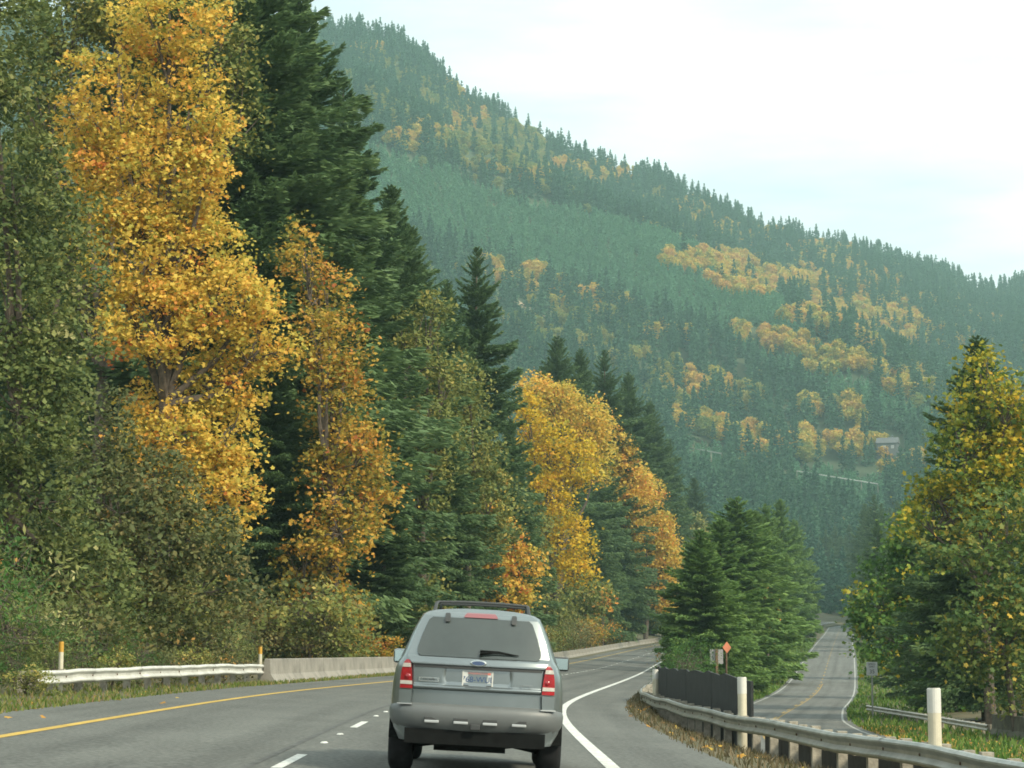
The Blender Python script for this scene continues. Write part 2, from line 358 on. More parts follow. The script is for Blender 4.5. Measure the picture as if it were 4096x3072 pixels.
# ------------------------------------------------------------------ the hill
RIDGE = [(-500, 22), (100, 22), (250, 26), (343, 36), (389, 44), (417, 60), (444, 83), (472, 109), (491, 114), (518, 128), (555, 149), (593, 166), (625, 173), (667, 185), (694, 200), (741, 222), (764, 233), (792, 238),
         (815, 247), (856, 252), (903, 268), (949, 279), (977, 296), (1000, 296), (1024, 290), (1100, 300), (1500, 340)]
rxs, rys = [a for a, b in RIDGE], [b for a, b in RIDGE]
Y0 = 800.0
def ridge_y(px): return np.interp(px, [-500, 300, 700, 1024, 1500], [1750, 1800, 2050, 2300, 2400])
def hash_noise(x, y, s, seed):
    """smooth value noise"""
    x = np.asarray(x, float) / s; y = np.asarray(y, float) / s
    xi, yi = np.floor(x), np.floor(y); fx, fy = x - xi, y - yi
    fx = fx*fx*(3-2*fx); fy = fy*fy*(3-2*fy)
    def h(a, b):
        v = np.sin(a*127.1 + b*311.7 + seed*74.7) * 43758.5453; return v - np.floor(v)
    return (h(xi, yi)*(1-fx) + h(xi+1, yi)*fx)*(1-fy) + (h(xi, yi+1)*(1-fx) + h(xi+1, yi+1)*fx)*fy
SPUR = [(250, 118), (380, 152), (430, 178), (520, 208), (600, 254), (700, 302), (770, 350), (850, 392), (920, 430), (1100, 520)]
def hill_z(px, Y):
    """height of the hill along the bearing px at distance Y (numpy arrays)"""
    px = np.asarray(px, float); Y = np.asarray(Y, float)
    yr = ridge_y(px); t = (Y - Y0) / (yr - Y0)
    a = (384.0 - np.interp(px, rxs, rys)) / FPX
    zr = CAMZ + (ST + a*CT) / (CT - a*ST) * yr
    zb = np.interp(px, [-500, 400, 840, 1200], [30, 22, 12, 16])
    tt = np.clip(t, 0, 1)
    z = zb + (zr - zb) * (tt ** 1.06)
    # a planted spur standing out of the slope
    sp = np.interp(px, [p[0] for p in SPUR], [p[1] for p in SPUR]); al = (384.0 - sp) / FPX
    slope = (ST + al*CT) / (CT - al*ST)
    zlin = zb + (zr - zb) * tt
    # distance at which the mean slope meets the spur's line
    ts = np.clip((slope * Y0 + CAMZ - zb) / ((zr - zb) - slope * (yr - Y0) + 1e-6), .02, .95)
    z = z + 26 * np.exp(-((tt - ts) / .10) ** 2) * np.interp(px, [300, 420, 860, 980], [1, 1, 1, .2])
    x = (px - 512) / FPX * Y
    z = z + (hash_noise(x, Y, 190, 1) - .5) * 34 * np.clip(tt * 4, 0, 1) * np.clip((1 - tt) * 4, 0, 1) + (hash_noise(x, Y, 70, 2) - .5) * 10 * np.clip(tt*4, 0, 1) * np.clip((1-tt)*5, 0.1, 1)
    return np.where(t > 1, zr - (Y - yr) * .45, z)
def build_hill():
    pxs = np.arange(-420, 1440, 12.0); ts = np.concatenate([np.linspace(-.06, 1, 70), [1.06, 1.15, 1.3]])
    V = []; F = []
    for t in ts:
        yy = Y0 + t * (ridge_y(pxs) - Y0); zz = hill_z(pxs, yy); xx = (pxs - 512) / FPX * yy / CT
        V += list(zip(xx, yy, zz))
    n = len(pxs)
    for i in range(len(ts) - 1):
        for j in range(n - 1): F.append((i*n + j, i*n + j+1, (i+1)*n + j+1, (i+1)*n + j))
    tag(link('hill', mesh('hill', V, F, M['hill'], True)), kind='structure')
build_hill()

# ------------------------------------------------------------------ trees
def unit(v): return v / (np.linalg.norm(v, axis=-1, keepdims=True) + 1e-9)
def leaf_polys(C, size, nrm, rng, shape='kite', along=None):
    """one flat leaf for every centre; shape kite, or maple with lobes"""
    n = len(C); r = rng.normal(size=(n, 3)) if along is None else along
    u = unit(r - nrm * np.sum(r * nrm, 1, keepdims=True)); w = np.cross(nrm, u)
    if shape == 'kite': pat = [(-.5, 0), (-.05, .34), (.55, 0), (-.05, -.34)]
    elif shape == 'spray': pat = [(-.55, 0), (-.1, .22), (.6, 0), (-.1, -.22)]
    elif shape == 'long': pat = [(-.5, 0), (.05, .17), (.55, 0), (.05, -.17)]
    else: pat = [(-.42, 0), (-.36, .34), (-.08, .24), (.12, .52), (.22, .20), (.58, 0), (.22, -.20), (.12, -.52), (-.08, -.24), (-.36, -.34)]
    s = size[:, None]
    V = np.stack([C + s * (a*u + b*w) + (abs(b) * -.18 * s) * nrm for a, b in pat], 1)
    return V, len(pat)
def fir_meshes(H, Rr, seed, nbr, spr, ksize=1.0, low=.06, irregular=.25):
    """trunk mesh and crown mesh of a conifer with its base at the origin"""
    rng = np.random.default_rng(seed)
    V = []; F = []; m = 9
    zt = np.linspace(-.6, H * .985, m); bend = rng.normal(0, .12, 2)
    pts = [(bend[0]*math.sin(z/H*3), bend[1]*math.sin(z/H*2.5), z) for z in zt]
    tube(V, F, pts, [max(.02, .0105*H*(1 - max(0, z)/H)**.8) for z in zt], 7)
    u = low + (1 - low) * rng.random(nbr) ** .85; u = np.sort(u)
    az = np.arange(nbr) * 2.399 + rng.normal(0, .25, nbr)
    lob = 1 + irregular * np.sin(az * 2 + rng.random() * 6) * rng.random() + rng.normal(0, .24, nbr)
    L = Rr * np.clip((1 - u) ** .66 * (1 - .35*np.exp(-(u-low)/.10)), .02, 1) * np.clip(lob, .35, 1.6) + .012*H*.6
    el = np.interp(u, [0, .35, .7, 1], [-.42, -.18, .18, .95]) + rng.normal(0, .16, nbr)
    nS = np.maximum(4, (L * spr).astype(int)); idx = np.repeat(np.arange(nbr), nS); N = len(idx)
    s = rng.random(N) ** .72 * .95 + .05
    d = np.stack([np.cos(az) * np.cos(el), np.sin(az) * np.cos(el), np.sin(el)], 1)
    lat = np.stack([-np.sin(az), np.cos(az), np.zeros(nbr)], 1)
    Ls = L[idx] * s
    base = np.stack([np.zeros(N), np.zeros(N), u[idx] * H], 1)
    C = base + d[idx] * Ls[:, None]
    C[:, 2] += -.10 * L[idx] * s**1.2 + .13 * L[idx] * np.clip(s - .55, 0, 1)**2 * 4
    side = rng.choice([-1.0, 1.0], N)
    wd_ = (.05 + .30 * (1 - s)**.7 * np.clip(s*3, 0, 1)) * L[idx] * rng.random(N)
    C += lat[idx] * (side * wd_)[:, None]; C[:, 2] -= .25 * wd_ + rng.random(N) ** 1.5 * (.14 * L[idx]) * np.interp(u[idx], [0, .9, 1], [1, .6, .1])
    along = unit(d[idx] * .8 + lat[idx] * (side * (.9 * (1 - s) + .15))[:, None] + rng.normal(0, .22, (N, 3)) + np.array([0, 0, -.12]))
    nr = unit(rng.normal(0, .75, (N, 3)) + np.array([0, 0, .85]) + .55 * d[idx])
    size = ksize * (.42 + .34 * rng.random(N)) * np.interp(u[idx], [0, .8, 1], [1, .85, .5])
    nr = unit(nr - along * np.sum(nr*along, 1, keepdims=True))
    PV, k = leaf_polys(C, size, nr, rng, 'kite' if ksize > 1.5 else 'spray', along)
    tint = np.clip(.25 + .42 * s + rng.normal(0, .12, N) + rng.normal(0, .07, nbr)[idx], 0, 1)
    tv = (V, F)
    return tv, (PV, k, tint)
def make_fir(name, H, Rr, seed, nbr, spr, mat, ksize=1.0, low=.06, one=False):
    (V, F), (PV, k, tint) = fir_meshes(H, Rr, seed, nbr, spr, ksize, low)
    cm_ = kmesh(name + '_crown', PV, k, mat, tint)
    return mesh(name + '_trunk', V, F, M['bark'], True), cm_
def leafy(ell, base, seed, dens, leaf, shape, clump=.7, tmean=.5, tvar=.2, shell=.55, leaves=46):
    """crown leaves and a branching trunk; ell = list of (cx,cy,cz,rx,ry,rz) in metres, base = foot"""
    rng = np.random.default_rng(seed); Cs = []
    for (cx, cy, cz, rx, ry, rz) in ell:
        vol = rx*ry*rz; n = max(6, int(dens * (rx*rz + ry*rz + rx*ry)))
        v = unit(rng.normal(size=(n, 3))); r = shell + (1 - shell) * rng.random(n)**.6
        r *= 1 + .14*np.sin(v[:, 0]*7 + cx) * np.sin(v[:, 2]*6 + cz)
        p = np.stack([cx + v[:, 0]*rx*r, cy + v[:, 1]*ry*r, cz + v[:, 2]*rz*r], 1); Cs.append(p)
    K = np.concatenate(Cs); K += rng.normal(0, .12, K.shape)
    nk = len(K); cnt = rng.poisson(leaves, nk) + 4; idx = np.repeat(np.arange(nk), cnt); N = len(idx)
    cr = clump * (.6 + .8 * rng.random(nk))
    g = rng.normal(size=(N, 3)) * np.array([1, 1, .55]); C = K[idx] + g * (cr[idx] * .55)[:, None]
    C[:, 2] -= .10 * (g[:, 0]**2 + g[:, 1]**2) * cr[idx]
    nr = unit(rng.normal(0, .6, (N, 3)) + np.array([0, -.25, .75]))
    size = leaf * (.45 + 1.0 * rng.random(N) ** 1.3)
    PV, k = leaf_polys(C, size, nr, rng, shape)
    tk = np.clip(tmean + rng.normal(0, tvar, nk), 0, 1)
    tint = np.clip(tk[idx] + rng.normal(0, .13, N), 0, 1)
    # trunk and limbs
    V = []; F = []; base = np.asarray(base, float)
    E = np.array([e[:3] for e in ell]); top = E[np.argmax(E[:, 2])]
    H = top[2] - base[2]; r0 = max(.06, .013 * H + .03)
    fork = base + (np.array([E[:, 0].mean(), E[:, 1].mean(), 0]) - np.array([base[0], base[1], 0])) * .5 + np.array([0, 0, 0]); fork[2] = base[2] + .38 * max(H, 1.0)
    tube(V, F, [base + (0, 0, -.4), base*.65 + fork*.35 + rng.normal(0, .05, 3), fork], [r0*1.25, r0, r0*.75], 7)
    for e in E:
        st = fork if e[2] > fork[2] else base*.4 + fork*.6
        mid = .5*(st + e) + rng.normal(0, .06*H*.2 + .05, 3)
        tube(V, F, [st, mid, e], [r0*.5, r0*.34, r0*.14], 5, False)
        near = K[np.argsort(np.sum((K - e)**2, 1))[:60]]; pick = near[rng.choice(len(near), min(9, len(near)), replace=False)]
        for p in pick:
            tube(V, F, [e*.6 + mid*.4, .5*(e*.7 + mid*.3 + p) + rng.normal(0, .1, 3), p], [r0*.16, r0*.10, r0*.04], 4, False)
    return (V, F), (PV, k, tint)
def leafy_tree(name, ell, base, seed, dens, leaf, shape, mat, label, cat='tree', group=None, bark='bark', **kw):
    (V, F), (PV, k, tint) = leafy(ell, base, seed, dens, leaf, shape, **kw)
    base = np.asarray(base, float)
    V = [tuple(np.asarray(v) - base) for v in V]; PV = PV - base
    root = empty(name, base); tag(root, label, cat, group)
    link('trunk', mesh('trunk', V, F, M[bark], True), root)
    link('crown', kmesh('crown', PV, k, mat, tint), root)
    return root
def ell_px(lst, Y, rng, deep=1.0):
    out = []
    for (px, py, rx, ry) in lst:
        p = P(px, py, Y); s = Y / FPX
        out.append((p[0], p[1] + rng.uniform(-1, 1) * 1.3 * deep, p[2], rx*s, max(1.0, .85*rx*s) * deep, ry*s))
    return out
rg = random.Random(11)
def px_tree(name, lst, Y, base_px, seed, dens, leaf, shape, mat, label, **kw):
    e = ell_px(lst, Y, rg); bx = P(base_px, 640, Y)[0]
    return leafy_tree(name, e, (bx, Y, gz(bx, Y)), seed, dens, leaf, shape, M[mat], label, **kw)

# broadleaf trees beside the road, left to right
px_tree('maple_tree', [(170, 15, 60, 50), (110, 95, 56, 54), (80, 130, 26, 40), (150, 440, 30, 30), (170, 470, 30, 24), (188, 110, 40, 60), (215, 150, 22, 45), (150, 180, 76, 58), (118, 175, 48, 45), (190, 245, 55, 55), (128, 255, 56, 52), (225, 300, 50, 40), (160, 325, 66, 45), (262, 340, 34, 22), (245, 300, 34, 30), (185, 440, 36, 34),
                       (215, 375, 46, 36), (150, 400, 36, 26), (228, 430, 30, 40), (205, 475, 46, 32), (238, 495, 24, 28), (190, 510, 25, 20), (220, 535, 20, 12)],
        88, 145, 1, 7.4, .19, 'maple', 'gold', 'large golden orange maple, brightest and nearest of the left trees', leaves=30, clump=.62, tmean=.40, tvar=.17)
px_tree('alder_tree', [(0, 50, 60, 85), (18, 175, 46, 80), (15, 300, 58, 75), (28, 410, 62, 75), (40, 500, 62, 60), (-30, 600, 70, 80), (60, 250, 30, 70), (70, 360, 30, 60), (75, 590, 60, 60)], 62, 5, 2, 11, .17, 'kite', 'willow',
        'tall dark olive alder at the left edge with pale narrow leaves', leaves=38, clump=.55, tmean=.40, tvar=.2)
px_tree('alder_tree', [(60, 15, 60, 55), (120, 0, 60, 40), (36, 95, 42, 60), (225, 40, 30, 60), (60, 170, 45, 70), (70, 280, 45, 70), (240, 110, 20, 50)], 108, 90, 3, 5.5, .26, 'kite', 'olive',
        'yellowish olive alder rising behind the top of the golden maple', leaves=34, clump=.9, tmean=.55, tvar=.16)
px_tree('willow_tree', [(95, 440, 38, 55), (120, 500, 52, 45), (165, 545, 55, 42), (80, 560, 60, 50), (150, 600, 55, 35), (160, 478, 36, 40), (200, 535, 40, 40), (215, 590, 40, 30)], 68, 110, 4, 9, .17, 'kite', 'brownish',
        'brownish olive willow thicket below the golden maple', leaves=40, clump=.55, tmean=.40, tvar=.18)
px_tree('maple_tree', [(305, 250, 24, 30), (325, 290, 24, 34), (345, 345, 22, 42), (322, 335, 20, 30), (328, 375, 24, 32), (340, 400, 28, 40), (358, 455, 34, 42), (332, 440, 24, 40), (322, 470, 24, 26), (340, 530, 38, 34), (308, 555, 30, 24), (372, 500, 22, 26), (296, 592, 14, 16), (345, 610, 24, 24), (320, 590, 24, 24)],
        102, 335, 5, 6.0, .205, 'maple', 'amber', 'rusty amber maple in front of the tall firs, right of the golden maple', leaves=26, clump=.75, tmean=.42, tvar=.2)
px_tree('alder_tree', [(425, 315, 24, 35), (442, 378, 26, 36), (425, 425, 36, 28), (405, 345, 16, 26), (380, 395, 16, 20), (425, 480, 28, 42), (418, 545, 26, 40), (422, 600, 26, 22)], 144, 425, 6, 3.8, .29, 'kite', 'olive',
        'slim olive yellow alder among the firs left of the middle', leaves=30, clump=.9, tmean=.58, tvar=.14)
px_tree('alder_tree', [(470, 395, 26, 42), (462, 460, 42, 45), (492, 505, 34, 46), (448, 530, 26, 40)], 158, 468, 7, 3.6, .31, 'kite', 'olive',
        'broad olive alder above the vehicle roof, left of the yellow maple', leaves=32, clump=.9, tmean=.5, tvar=.16)
px_tree('maple_tree', [(500, 545, 24, 30), (522, 565, 22, 24), (503, 592, 34, 18), (468, 575, 16, 22), (488, 500, 14, 24)], 186, 503, 8, 3.2, .32, 'maple', 'gold',
        'low orange maple just above the vehicle roof rack', leaves=20, clump=.8, tmean=.5, tvar=.2)
px_tree('maple_tree', [(530, 425, 15, 36), (550, 450, 25, 34), (578, 462, 20, 26), (545, 500, 25, 28), (566, 540, 28, 32), (578, 575, 18, 14)], 262, 545, 9, 3.6, .36, 'maple', 'yellow',
        'bright yellow maple beyond the vehicle, nearest of the far roadside row', leaves=22, clump=1.25, tmean=.42, tvar=.18)
px_tree('alder_tree', [(535, 530, 18, 30), (528, 570, 25, 28), (592, 595, 22, 20), (555, 605, 22, 18)], 252, 530, 10, 2.4, .42, 'kite', 'olive', 'small olive tree at the foot of the bright yellow maple', leaves=26, clump=1.2, tmean=.5)
px_tree('maple_tree', [(536, 388, 18, 16), (560, 402, 24, 22), (588, 424, 24, 26), (600, 455, 14, 28)], 296, 555, 11, 3.6, .37, 'maple', 'gold', 'orange gold maple top just above the bright yellow maple', leaves=24, clump=1.25, tmean=.48, tvar=.16)
px_tree('maple_tree', [(600, 436, 18, 24), (616, 458, 20, 26), (632, 484, 20, 24), (610, 490, 16, 26), (630, 520, 14, 24)], 345, 605, 17, 3.4, .40, 'maple', 'gold', 'orange maple stepping down right of the yellow maple', leaves=24, clump=1.35, tmean=.50, tvar=.16)
px_tree('maple_tree', [(642, 492, 19, 22), (656, 525, 17, 26), (666, 557, 14, 26), (664, 594, 13, 18), (646, 550, 14, 28)], 374, 645, 18, 3.4, .42, 'maple', 'gold', 'last orange gold maple where the highway bends away', leaves=24, clump=1.45, tmean=.42, tvar=.16)
px_tree('alder_tree', [(690, 535, 14, 26), (682, 570, 10, 24)], 485, 686, 12, 1.6, .7, 'kite', 'olive', 'olive alder between the orange maple and the green median trees', leaves=26, clump=1.7, tmean=.5)
px_tree('alder_tree', [(618, 560, 18, 30), (606, 590, 22, 26), (640, 608, 18, 20)], 380, 620, 13, 2.0, .55, 'kite', 'olive', 'dull olive tree under the orange gold maple', leaves=26, clump=1.5, tmean=.4)
px_tree('maple_tree', [(766, 590, 6, 12), (769, 612, 8, 14), (774, 632, 10, 8)], 246, 767, 19, 2.6, .42, 'maple', 'gold', 'small thin orange tree against the green median stand', leaves=16, clump=.9, tmean=.6, tvar=.15)
px_tree('maple_tree', [(602, 592, 7, 9), (606, 603, 6, 8)], 300, 602, 20, 2.6, .48, 'maple', 'gold', 'tiny orange sapling above the barrier right of the vehicle', leaves=14, clump=.9, tmean=.75, tvar=.1)
# right side
px_tree('maple_tree', [(985, 368, 18, 24), (1008, 392, 26, 26), (968, 402, 20, 24), (1002, 410, 30, 30), (1020, 440, 36, 40), (955, 432, 24, 20), (975, 465, 40, 30), (1000, 505, 45, 30), (945, 500, 28, 24), (1012, 470, 35, 40), (930, 485, 22, 18), (915, 520, 16, 14)], 106, 990, 14, 4.6, .24, 'maple', 'greengold',
        'yellow green maple high at the right edge', leaves=24, clump=.8, tmean=.34, tvar=.2)
px_tree('maple_tree', [(1010, 520, 46, 38), (965, 550, 38, 32), (1030, 590, 55, 55), (990, 620, 50, 40), (1010, 675, 45, 38), (960, 650, 30, 25)], 98, 1015, 15, 4.5, .24, 'maple', 'turning',
        'olive brown maple filling the right edge below the yellow green one', leaves=24, clump=.8, tmean=.45, tvar=.2)
px_tree('maple_tree', [(930, 560, 36, 40), (905, 530, 22, 26), (950, 510, 36, 36), (888, 580, 28, 28), (872, 606, 22, 16), (915, 615, 44, 36), (975, 650, 55, 44), (885, 640, 32, 28), (1020, 690, 45, 30), (950, 690, 45, 25), (872, 618, 18, 14)], 136, 945, 16, 4.0, .29, 'maple', 'green',
        'dark green maple overhanging the side road with a few yellow sprays', leaves=28, clump=.9, tmean=.46, tvar=.25)

# conifers
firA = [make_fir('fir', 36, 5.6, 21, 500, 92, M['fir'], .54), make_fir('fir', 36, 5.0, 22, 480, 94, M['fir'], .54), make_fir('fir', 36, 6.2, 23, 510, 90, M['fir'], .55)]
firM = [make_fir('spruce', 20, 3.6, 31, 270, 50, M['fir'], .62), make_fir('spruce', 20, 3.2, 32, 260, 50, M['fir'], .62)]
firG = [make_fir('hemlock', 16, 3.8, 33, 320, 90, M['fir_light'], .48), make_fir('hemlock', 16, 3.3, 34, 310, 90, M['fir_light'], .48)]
def put_fir(name, protos, px, Y, apex, width, seed, label, group=None, H0=36.0, x=None, depth_z=None):
    rr = random.Random(seed); tr, cr = protos[seed % len(protos)]
    x = P(px, 640, Y)[0] if x is None else x; z = gz(x, Y) if depth_z is None else depth_z
    H = P(px, apex, Y)[2] - z
    root = empty(name, (x, Y, z), rr.uniform(0, 6.28)); tag(root, label, 'conifer', group)
    s = H / H0; width *= 1.32; root.scale = (s * width, s * width, s)
    link('trunk', tr, root); link('crown', cr, root); return root
FIRS = [(150, 121, -170, 1.15, 'tall fir behind the golden maple, its top out of frame, leftmost'), (228, 114, -120, 1.1, 'tall fir right behind the golden maple, top out of frame'),
        (288, 122, -18, 1.08, 'tallest dark fir whose tip meets the sky beside the hill'), (338, 140, 82, 1.05, 'tall dark fir on the skyline, next right of the tallest'),
        (388, 152, 188, 1.0, 'dark fir stepping down the skyline above the rusty maple'), (268, 104, 330, 1.15, 'dark fir between the golden and the rusty maple'),
        (440, 150, 395, 1.15, 'broad dark fir low behind the vehicle left of the olive alder'), (408, 168, 228, .95, 'fir behind the slim olive alder'),
        (446, 182, 282, .9, 'fir close left of the lone pointed fir'), (476, 192, 250, .95, 'lone pointed dark fir standing out against the hill'),
        (510, 216, 420, .9, 'dark fir with drooping boughs over the yellow maple'), (604, 370, 478, .9, 'small dark fir between the yellow and the orange maple'),
        (385, 118, 480, 1.5, 'low dark fir behind the vehicle at the shoulder'), (558, 320, 338, 1.0, 'leftmost of the four firs above the orange maple row'),
        (582, 332, 350, .95, 'second of the four firs above the orange maple row'), (606, 346, 352, 1.0, 'third of the four firs above the orange maple row'),
        (630, 385, 374, 1.0, 'rightmost of the four firs above the orange maple row'), (652, 430, 402, 1.0, 'fir sloping down right of the four firs'),
        (672, 480, 440, .85, 'fir near the foot of the hill above the olive alder'), (696, 530, 478, .95, 'last fir of the left row, beside the median trees')]
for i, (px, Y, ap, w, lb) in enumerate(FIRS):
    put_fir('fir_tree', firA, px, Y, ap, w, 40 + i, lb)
MED = [(702, 162, 530, .98, 'dark green hemlock nearest the highway bend in the median'), (722, 180, 520, 1.05, 'light green hemlock behind the paired sign plates'), (738, 214, 498, 1.05, 'tall light green hemlock in the middle of the median'),
       (758, 250, 512, .85, 'green hemlock beside the grass of the side road'), (768, 300, 505, .75, 'green hemlock set back along the side road'), (782, 370, 500, .75, 'hemlock far along the side road'),
       (796, 440, 520, .75, 'hemlock beyond, near the head of the side road'), (716, 172, 565, 1.05, 'low green hemlock in front of the median stand')]
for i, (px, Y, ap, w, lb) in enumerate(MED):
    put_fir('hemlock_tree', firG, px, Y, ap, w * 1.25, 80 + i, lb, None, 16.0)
put_fir('fir_tree', firA, 985, 118, 338, 1.1, 101, 'dark fir rising through the yellow green maple at right')
put_fir('fir_tree', firM, 915, 165, 500, .95, 102, 'dark fir behind the green maple right of the side road', None, 20.0)
put_fir('fir_tree', firM, 892, 225, 535, .9, 103, 'dark fir right of the side road, farther up', None, 20.0)
put_fir('fir_tree', firM, 880, 330, 520, .9, 104, 'dark fir right of the head of the side road', None, 20.0)
put_fir('fir_tree', firM, 869, 480, 540, .9, 105, 'farthest dark fir right of the side road', None, 20.0)
# firs filling the slope behind the roadside trees and the stand at the foot of the hill
SIL = [(-200, -300), (240, -200), (288, 0), (338, 90), (388, 195), (430, 285), (478, 270), (520, 370), (560, 345), (640, 385), (700, 470), (760, 470), (900, 450), (1100, 440)]
rr = random.Random(77); n = 0
while n < 46:
    Y = rr.uniform(105, 290); x = float(dash_x(Y)) - rr.uniform(17, 85); z = gz(x, Y); H = rr.uniform(26, 36)
    px, py = proj(x, Y, z + H)
    if not (-60 < px < 470) or py < np.interp(px + 25, [a for a, b in SIL], [b for a, b in SIL]) + 12: continue
    tr, cr = firA[n % 3]; root = empty('fir_tree', (x, Y, z), rr.uniform(0, 6.28)); root.scale = (H/36*.95, H/36*.95, H/36)
    w = 'behind the olive alder at the left edge' if px < 90 else 'behind the golden maple' if px < 230 else 'behind the rusty maple' if px < 350 else 'behind the slim olive alder'
    tag(root, 'dark fir deep in the slope stand ' + w, 'conifer', 'slope stand firs ' + w); link('trunk', tr, root); link('crown', cr, root); n += 1
n = 0
while n < 120:
    Y = rr.uniform(350, 760) if n < 70 else rr.uniform(560, 930); px0 = rr.uniform(700 if Y < 430 else 650, 1010) if n < 70 else rr.uniform(770, 905); x = (px0 - 512) / FPX * Y
    if abs(x - float(front_x(Y))) < (10 if Y < 500 else 7.5) or x < float(dash_x(Y)) + 9: continue
    z = gz(x, Y); H = rr.uniform(15, 26) if n < 70 else rr.uniform(26, 40); px, py = proj(x, Y, z + H)
    if py < (452 if n < 70 else 478) + rr.uniform(0, 60): continue
    tr, cr = firM[n % 2]; root = empty('fir_tree', (x, Y, z), rr.uniform(0, 6.28)); root.scale = (H/20*1.1, H/20*1.1, H/20)
    w = 'behind the median trees' if px < 790 else 'around the head of the side road' if px < 860 else 'behind the right trees'
    tag(root, 'dark conifer of the valley stand ' + w, 'conifer', 'valley stand conifers ' + w); link('trunk', tr, root); link('crown', cr, root); n += 1

ORD = ['first', 'second', 'third', 'fourth', 'fifth', 'sixth', 'seventh', 'eighth', 'ninth', 'tenth']
for i in range(20):
    Y = rr.uniform(842, 905); px0 = 792 + 86 * (i + rr.random()) / 20; x = (px0 - 512) / FPX * Y / CT; z = float(hill_z(px0, Y)); H = rr.uniform(17, 27)
    tr, cr = firM[i % 2]; root = empty('fir_tree', (x, Y, z - .3), rr.uniform(0, 6.28)); root.scale = (H/20*1.2, H/20*1.2, H/20)
    tag(root, 'dark conifer closing the valley beyond the head of the side road', 'conifer', 'conifers closing the valley beyond the side road'); link('trunk', tr, root); link('crown', cr, root)
def where_left(px):
    return ('at the left edge' if px < 100 else 'behind the left guardrail' if px < 262 else 'behind the concrete barrier left of the vehicle' if px < 395 else 'hidden partly by the vehicle' if px < 565 else 'along the far barrier right of the vehicle')
def where_hill(px, py):
    v = 'high' if py < 190 else 'midway up' if py < 320 else 'low'
    h = 'left of the lone pointed fir' if px < 470 else 'above the yellow maple' if px < 570 else 'above the four firs' if px < 660 else 'above the median trees' if px < 760 else 'above the side road' if px < 870 else 'beside the right maple'
    return v, h
# shrubs along the left shoulder and the right bank: a few shapes, copied
def shrub_mesh(seed, mat, leaf, shape, tmean, squat=1.0):
    rng = np.random.default_rng(seed)
    ell = [(rng.uniform(-.7, .7), rng.uniform(-.6, .6), rng.uniform(.5, 1.4) * squat, rng.uniform(.6, .95), rng.uniform(.6, .9), rng.uniform(.45, .75) * squat) for _ in range(6)]
    (V, F), (PV, k, tint) = leafy(ell, (0, 0, 0), seed, 7, leaf, shape, clump=.34, tmean=tmean, tvar=.2, leaves=26)
    return mesh('shrub_stems', V, F, M['bark'], True), kmesh('shrub_leaves', PV, k, M[mat], tint)
shrubs = [shrub_mesh(1, 'brownish', .11, 'kite', .5), shrub_mesh(2, 'willow', .10, 'long', .45), shrub_mesh(3, 'olive', .11, 'kite', .5), shrub_mesh(4, 'green', .09, 'long', .08), shrub_mesh(5, 'amber', .12, 'kite', .5), shrub_mesh(6, 'brownish', .12, 'kite', .65, .8)]
SH_LABEL = ['brown leaved bush', 'grey green bush', 'olive bush', 'fresh green bush', 'rusty orange bush', 'low tan bush']
def put_shrub(k, x, y, s, sz, label, group):
    root = empty('bush', (x, y, gz(x, y) - .05), rr.uniform(0, 6.28)); root.scale = (s, s, s * sz)
    tag(root, label, 'bush', group); link('stems', shrubs[k][0], root); link('foliage', shrubs[k][1], root); return root
for i in range(190):
    Y = 36 + 330 * (i / 190.0) ** 1.35 + rr.uniform(-1.5, 1.5)
    off = rr.choice([rr.uniform(9.2, 11), rr.uniform(10, 14), rr.uniform(12, 20)])
    if Y < 48: off += 2.2
    x = float(dash_x(Y)) - off; px = proj(x, Y, 1)[0]
    if px < 55 and Y < 60: k = 3 if rr.random() < .35 else 1
    elif px < 260 and Y < 90: k = rr.choice([3, 1, 2, 1, 0, 0])
    else: k = rr.choice([0, 0, 2, 2, 1, 5, 5, 4])
    put_shrub(k, x, Y, rr.uniform(1.0, 1.8) * (1 + .5 * min(1, max(0, (Y - 110) / 150))) * (1 + .25*(off > 12)), rr.uniform(.8, 1.25), SH_LABEL[k] + ' in the roadside thicket ' + where_left(px), SH_LABEL[k] + ' thicket ' + where_left(px))
for i, (x, y, s, k) in enumerate([(-10.9, 46.5, .55, 3), (-10.6, 48.6, .6, 1), (-10.5, 51, .62, 3), (-10.1, 53.5, .55, 2), (-9.9, 56, .65, 3), (-9.6, 58.6, .6, 0), (-9.4, 61, .62, 2), (-9.2, 63.5, .6, 5), (-9.0, 66, .6, 0)]):
    put_shrub(k, x, y, s, 1.1, 'low bush touching the back of the left guardrail, %s from its near end' % ORD[i], 'low bushes close behind the left guardrail')
put_shrub(2, -8.8, 96, 2.1, 1.0, 'olive bush hiding the foot of the rusty maple', None); put_shrub(0, -9.6, 99, 2.3, 1.1, 'large brown bush behind the foot of the rusty maple', None)
put_shrub(1, -14.0, 80, 2.6, 1.2, 'large grey green bush under the golden maple', None)
put_shrub(3, -10.6, 41.5, 1.25, 1.3, 'green bush hiding the near end of the left guardrail', None)
put_shrub(3, -11.4, 43.0, 1.5, 1.6, 'tall green bush at the left edge behind the guardrail end', None)
put_shrub(2, -10.15, 44.2, .55, .7, 'small yellowish bush in front of the guardrail end', None)
for i, (x, y, s) in enumerate([(6.3, 75, .9), (7.2, 88, 1.2), (8.4, 101, 1.3), (9.6, 116, 1.4), (10.4, 131, .9), (17.6, 200, 1.3), (13.2, 165, 1.5), (16.2, 182, 1.6)]):
    put_shrub([3, 3, 3, 3, 3, 3, 4, 3][i], x, y, s, 1.0, 'green bush in the strip between highway and side road, %s from the dark screen' % ORD[i], 'bushes between the two roads')
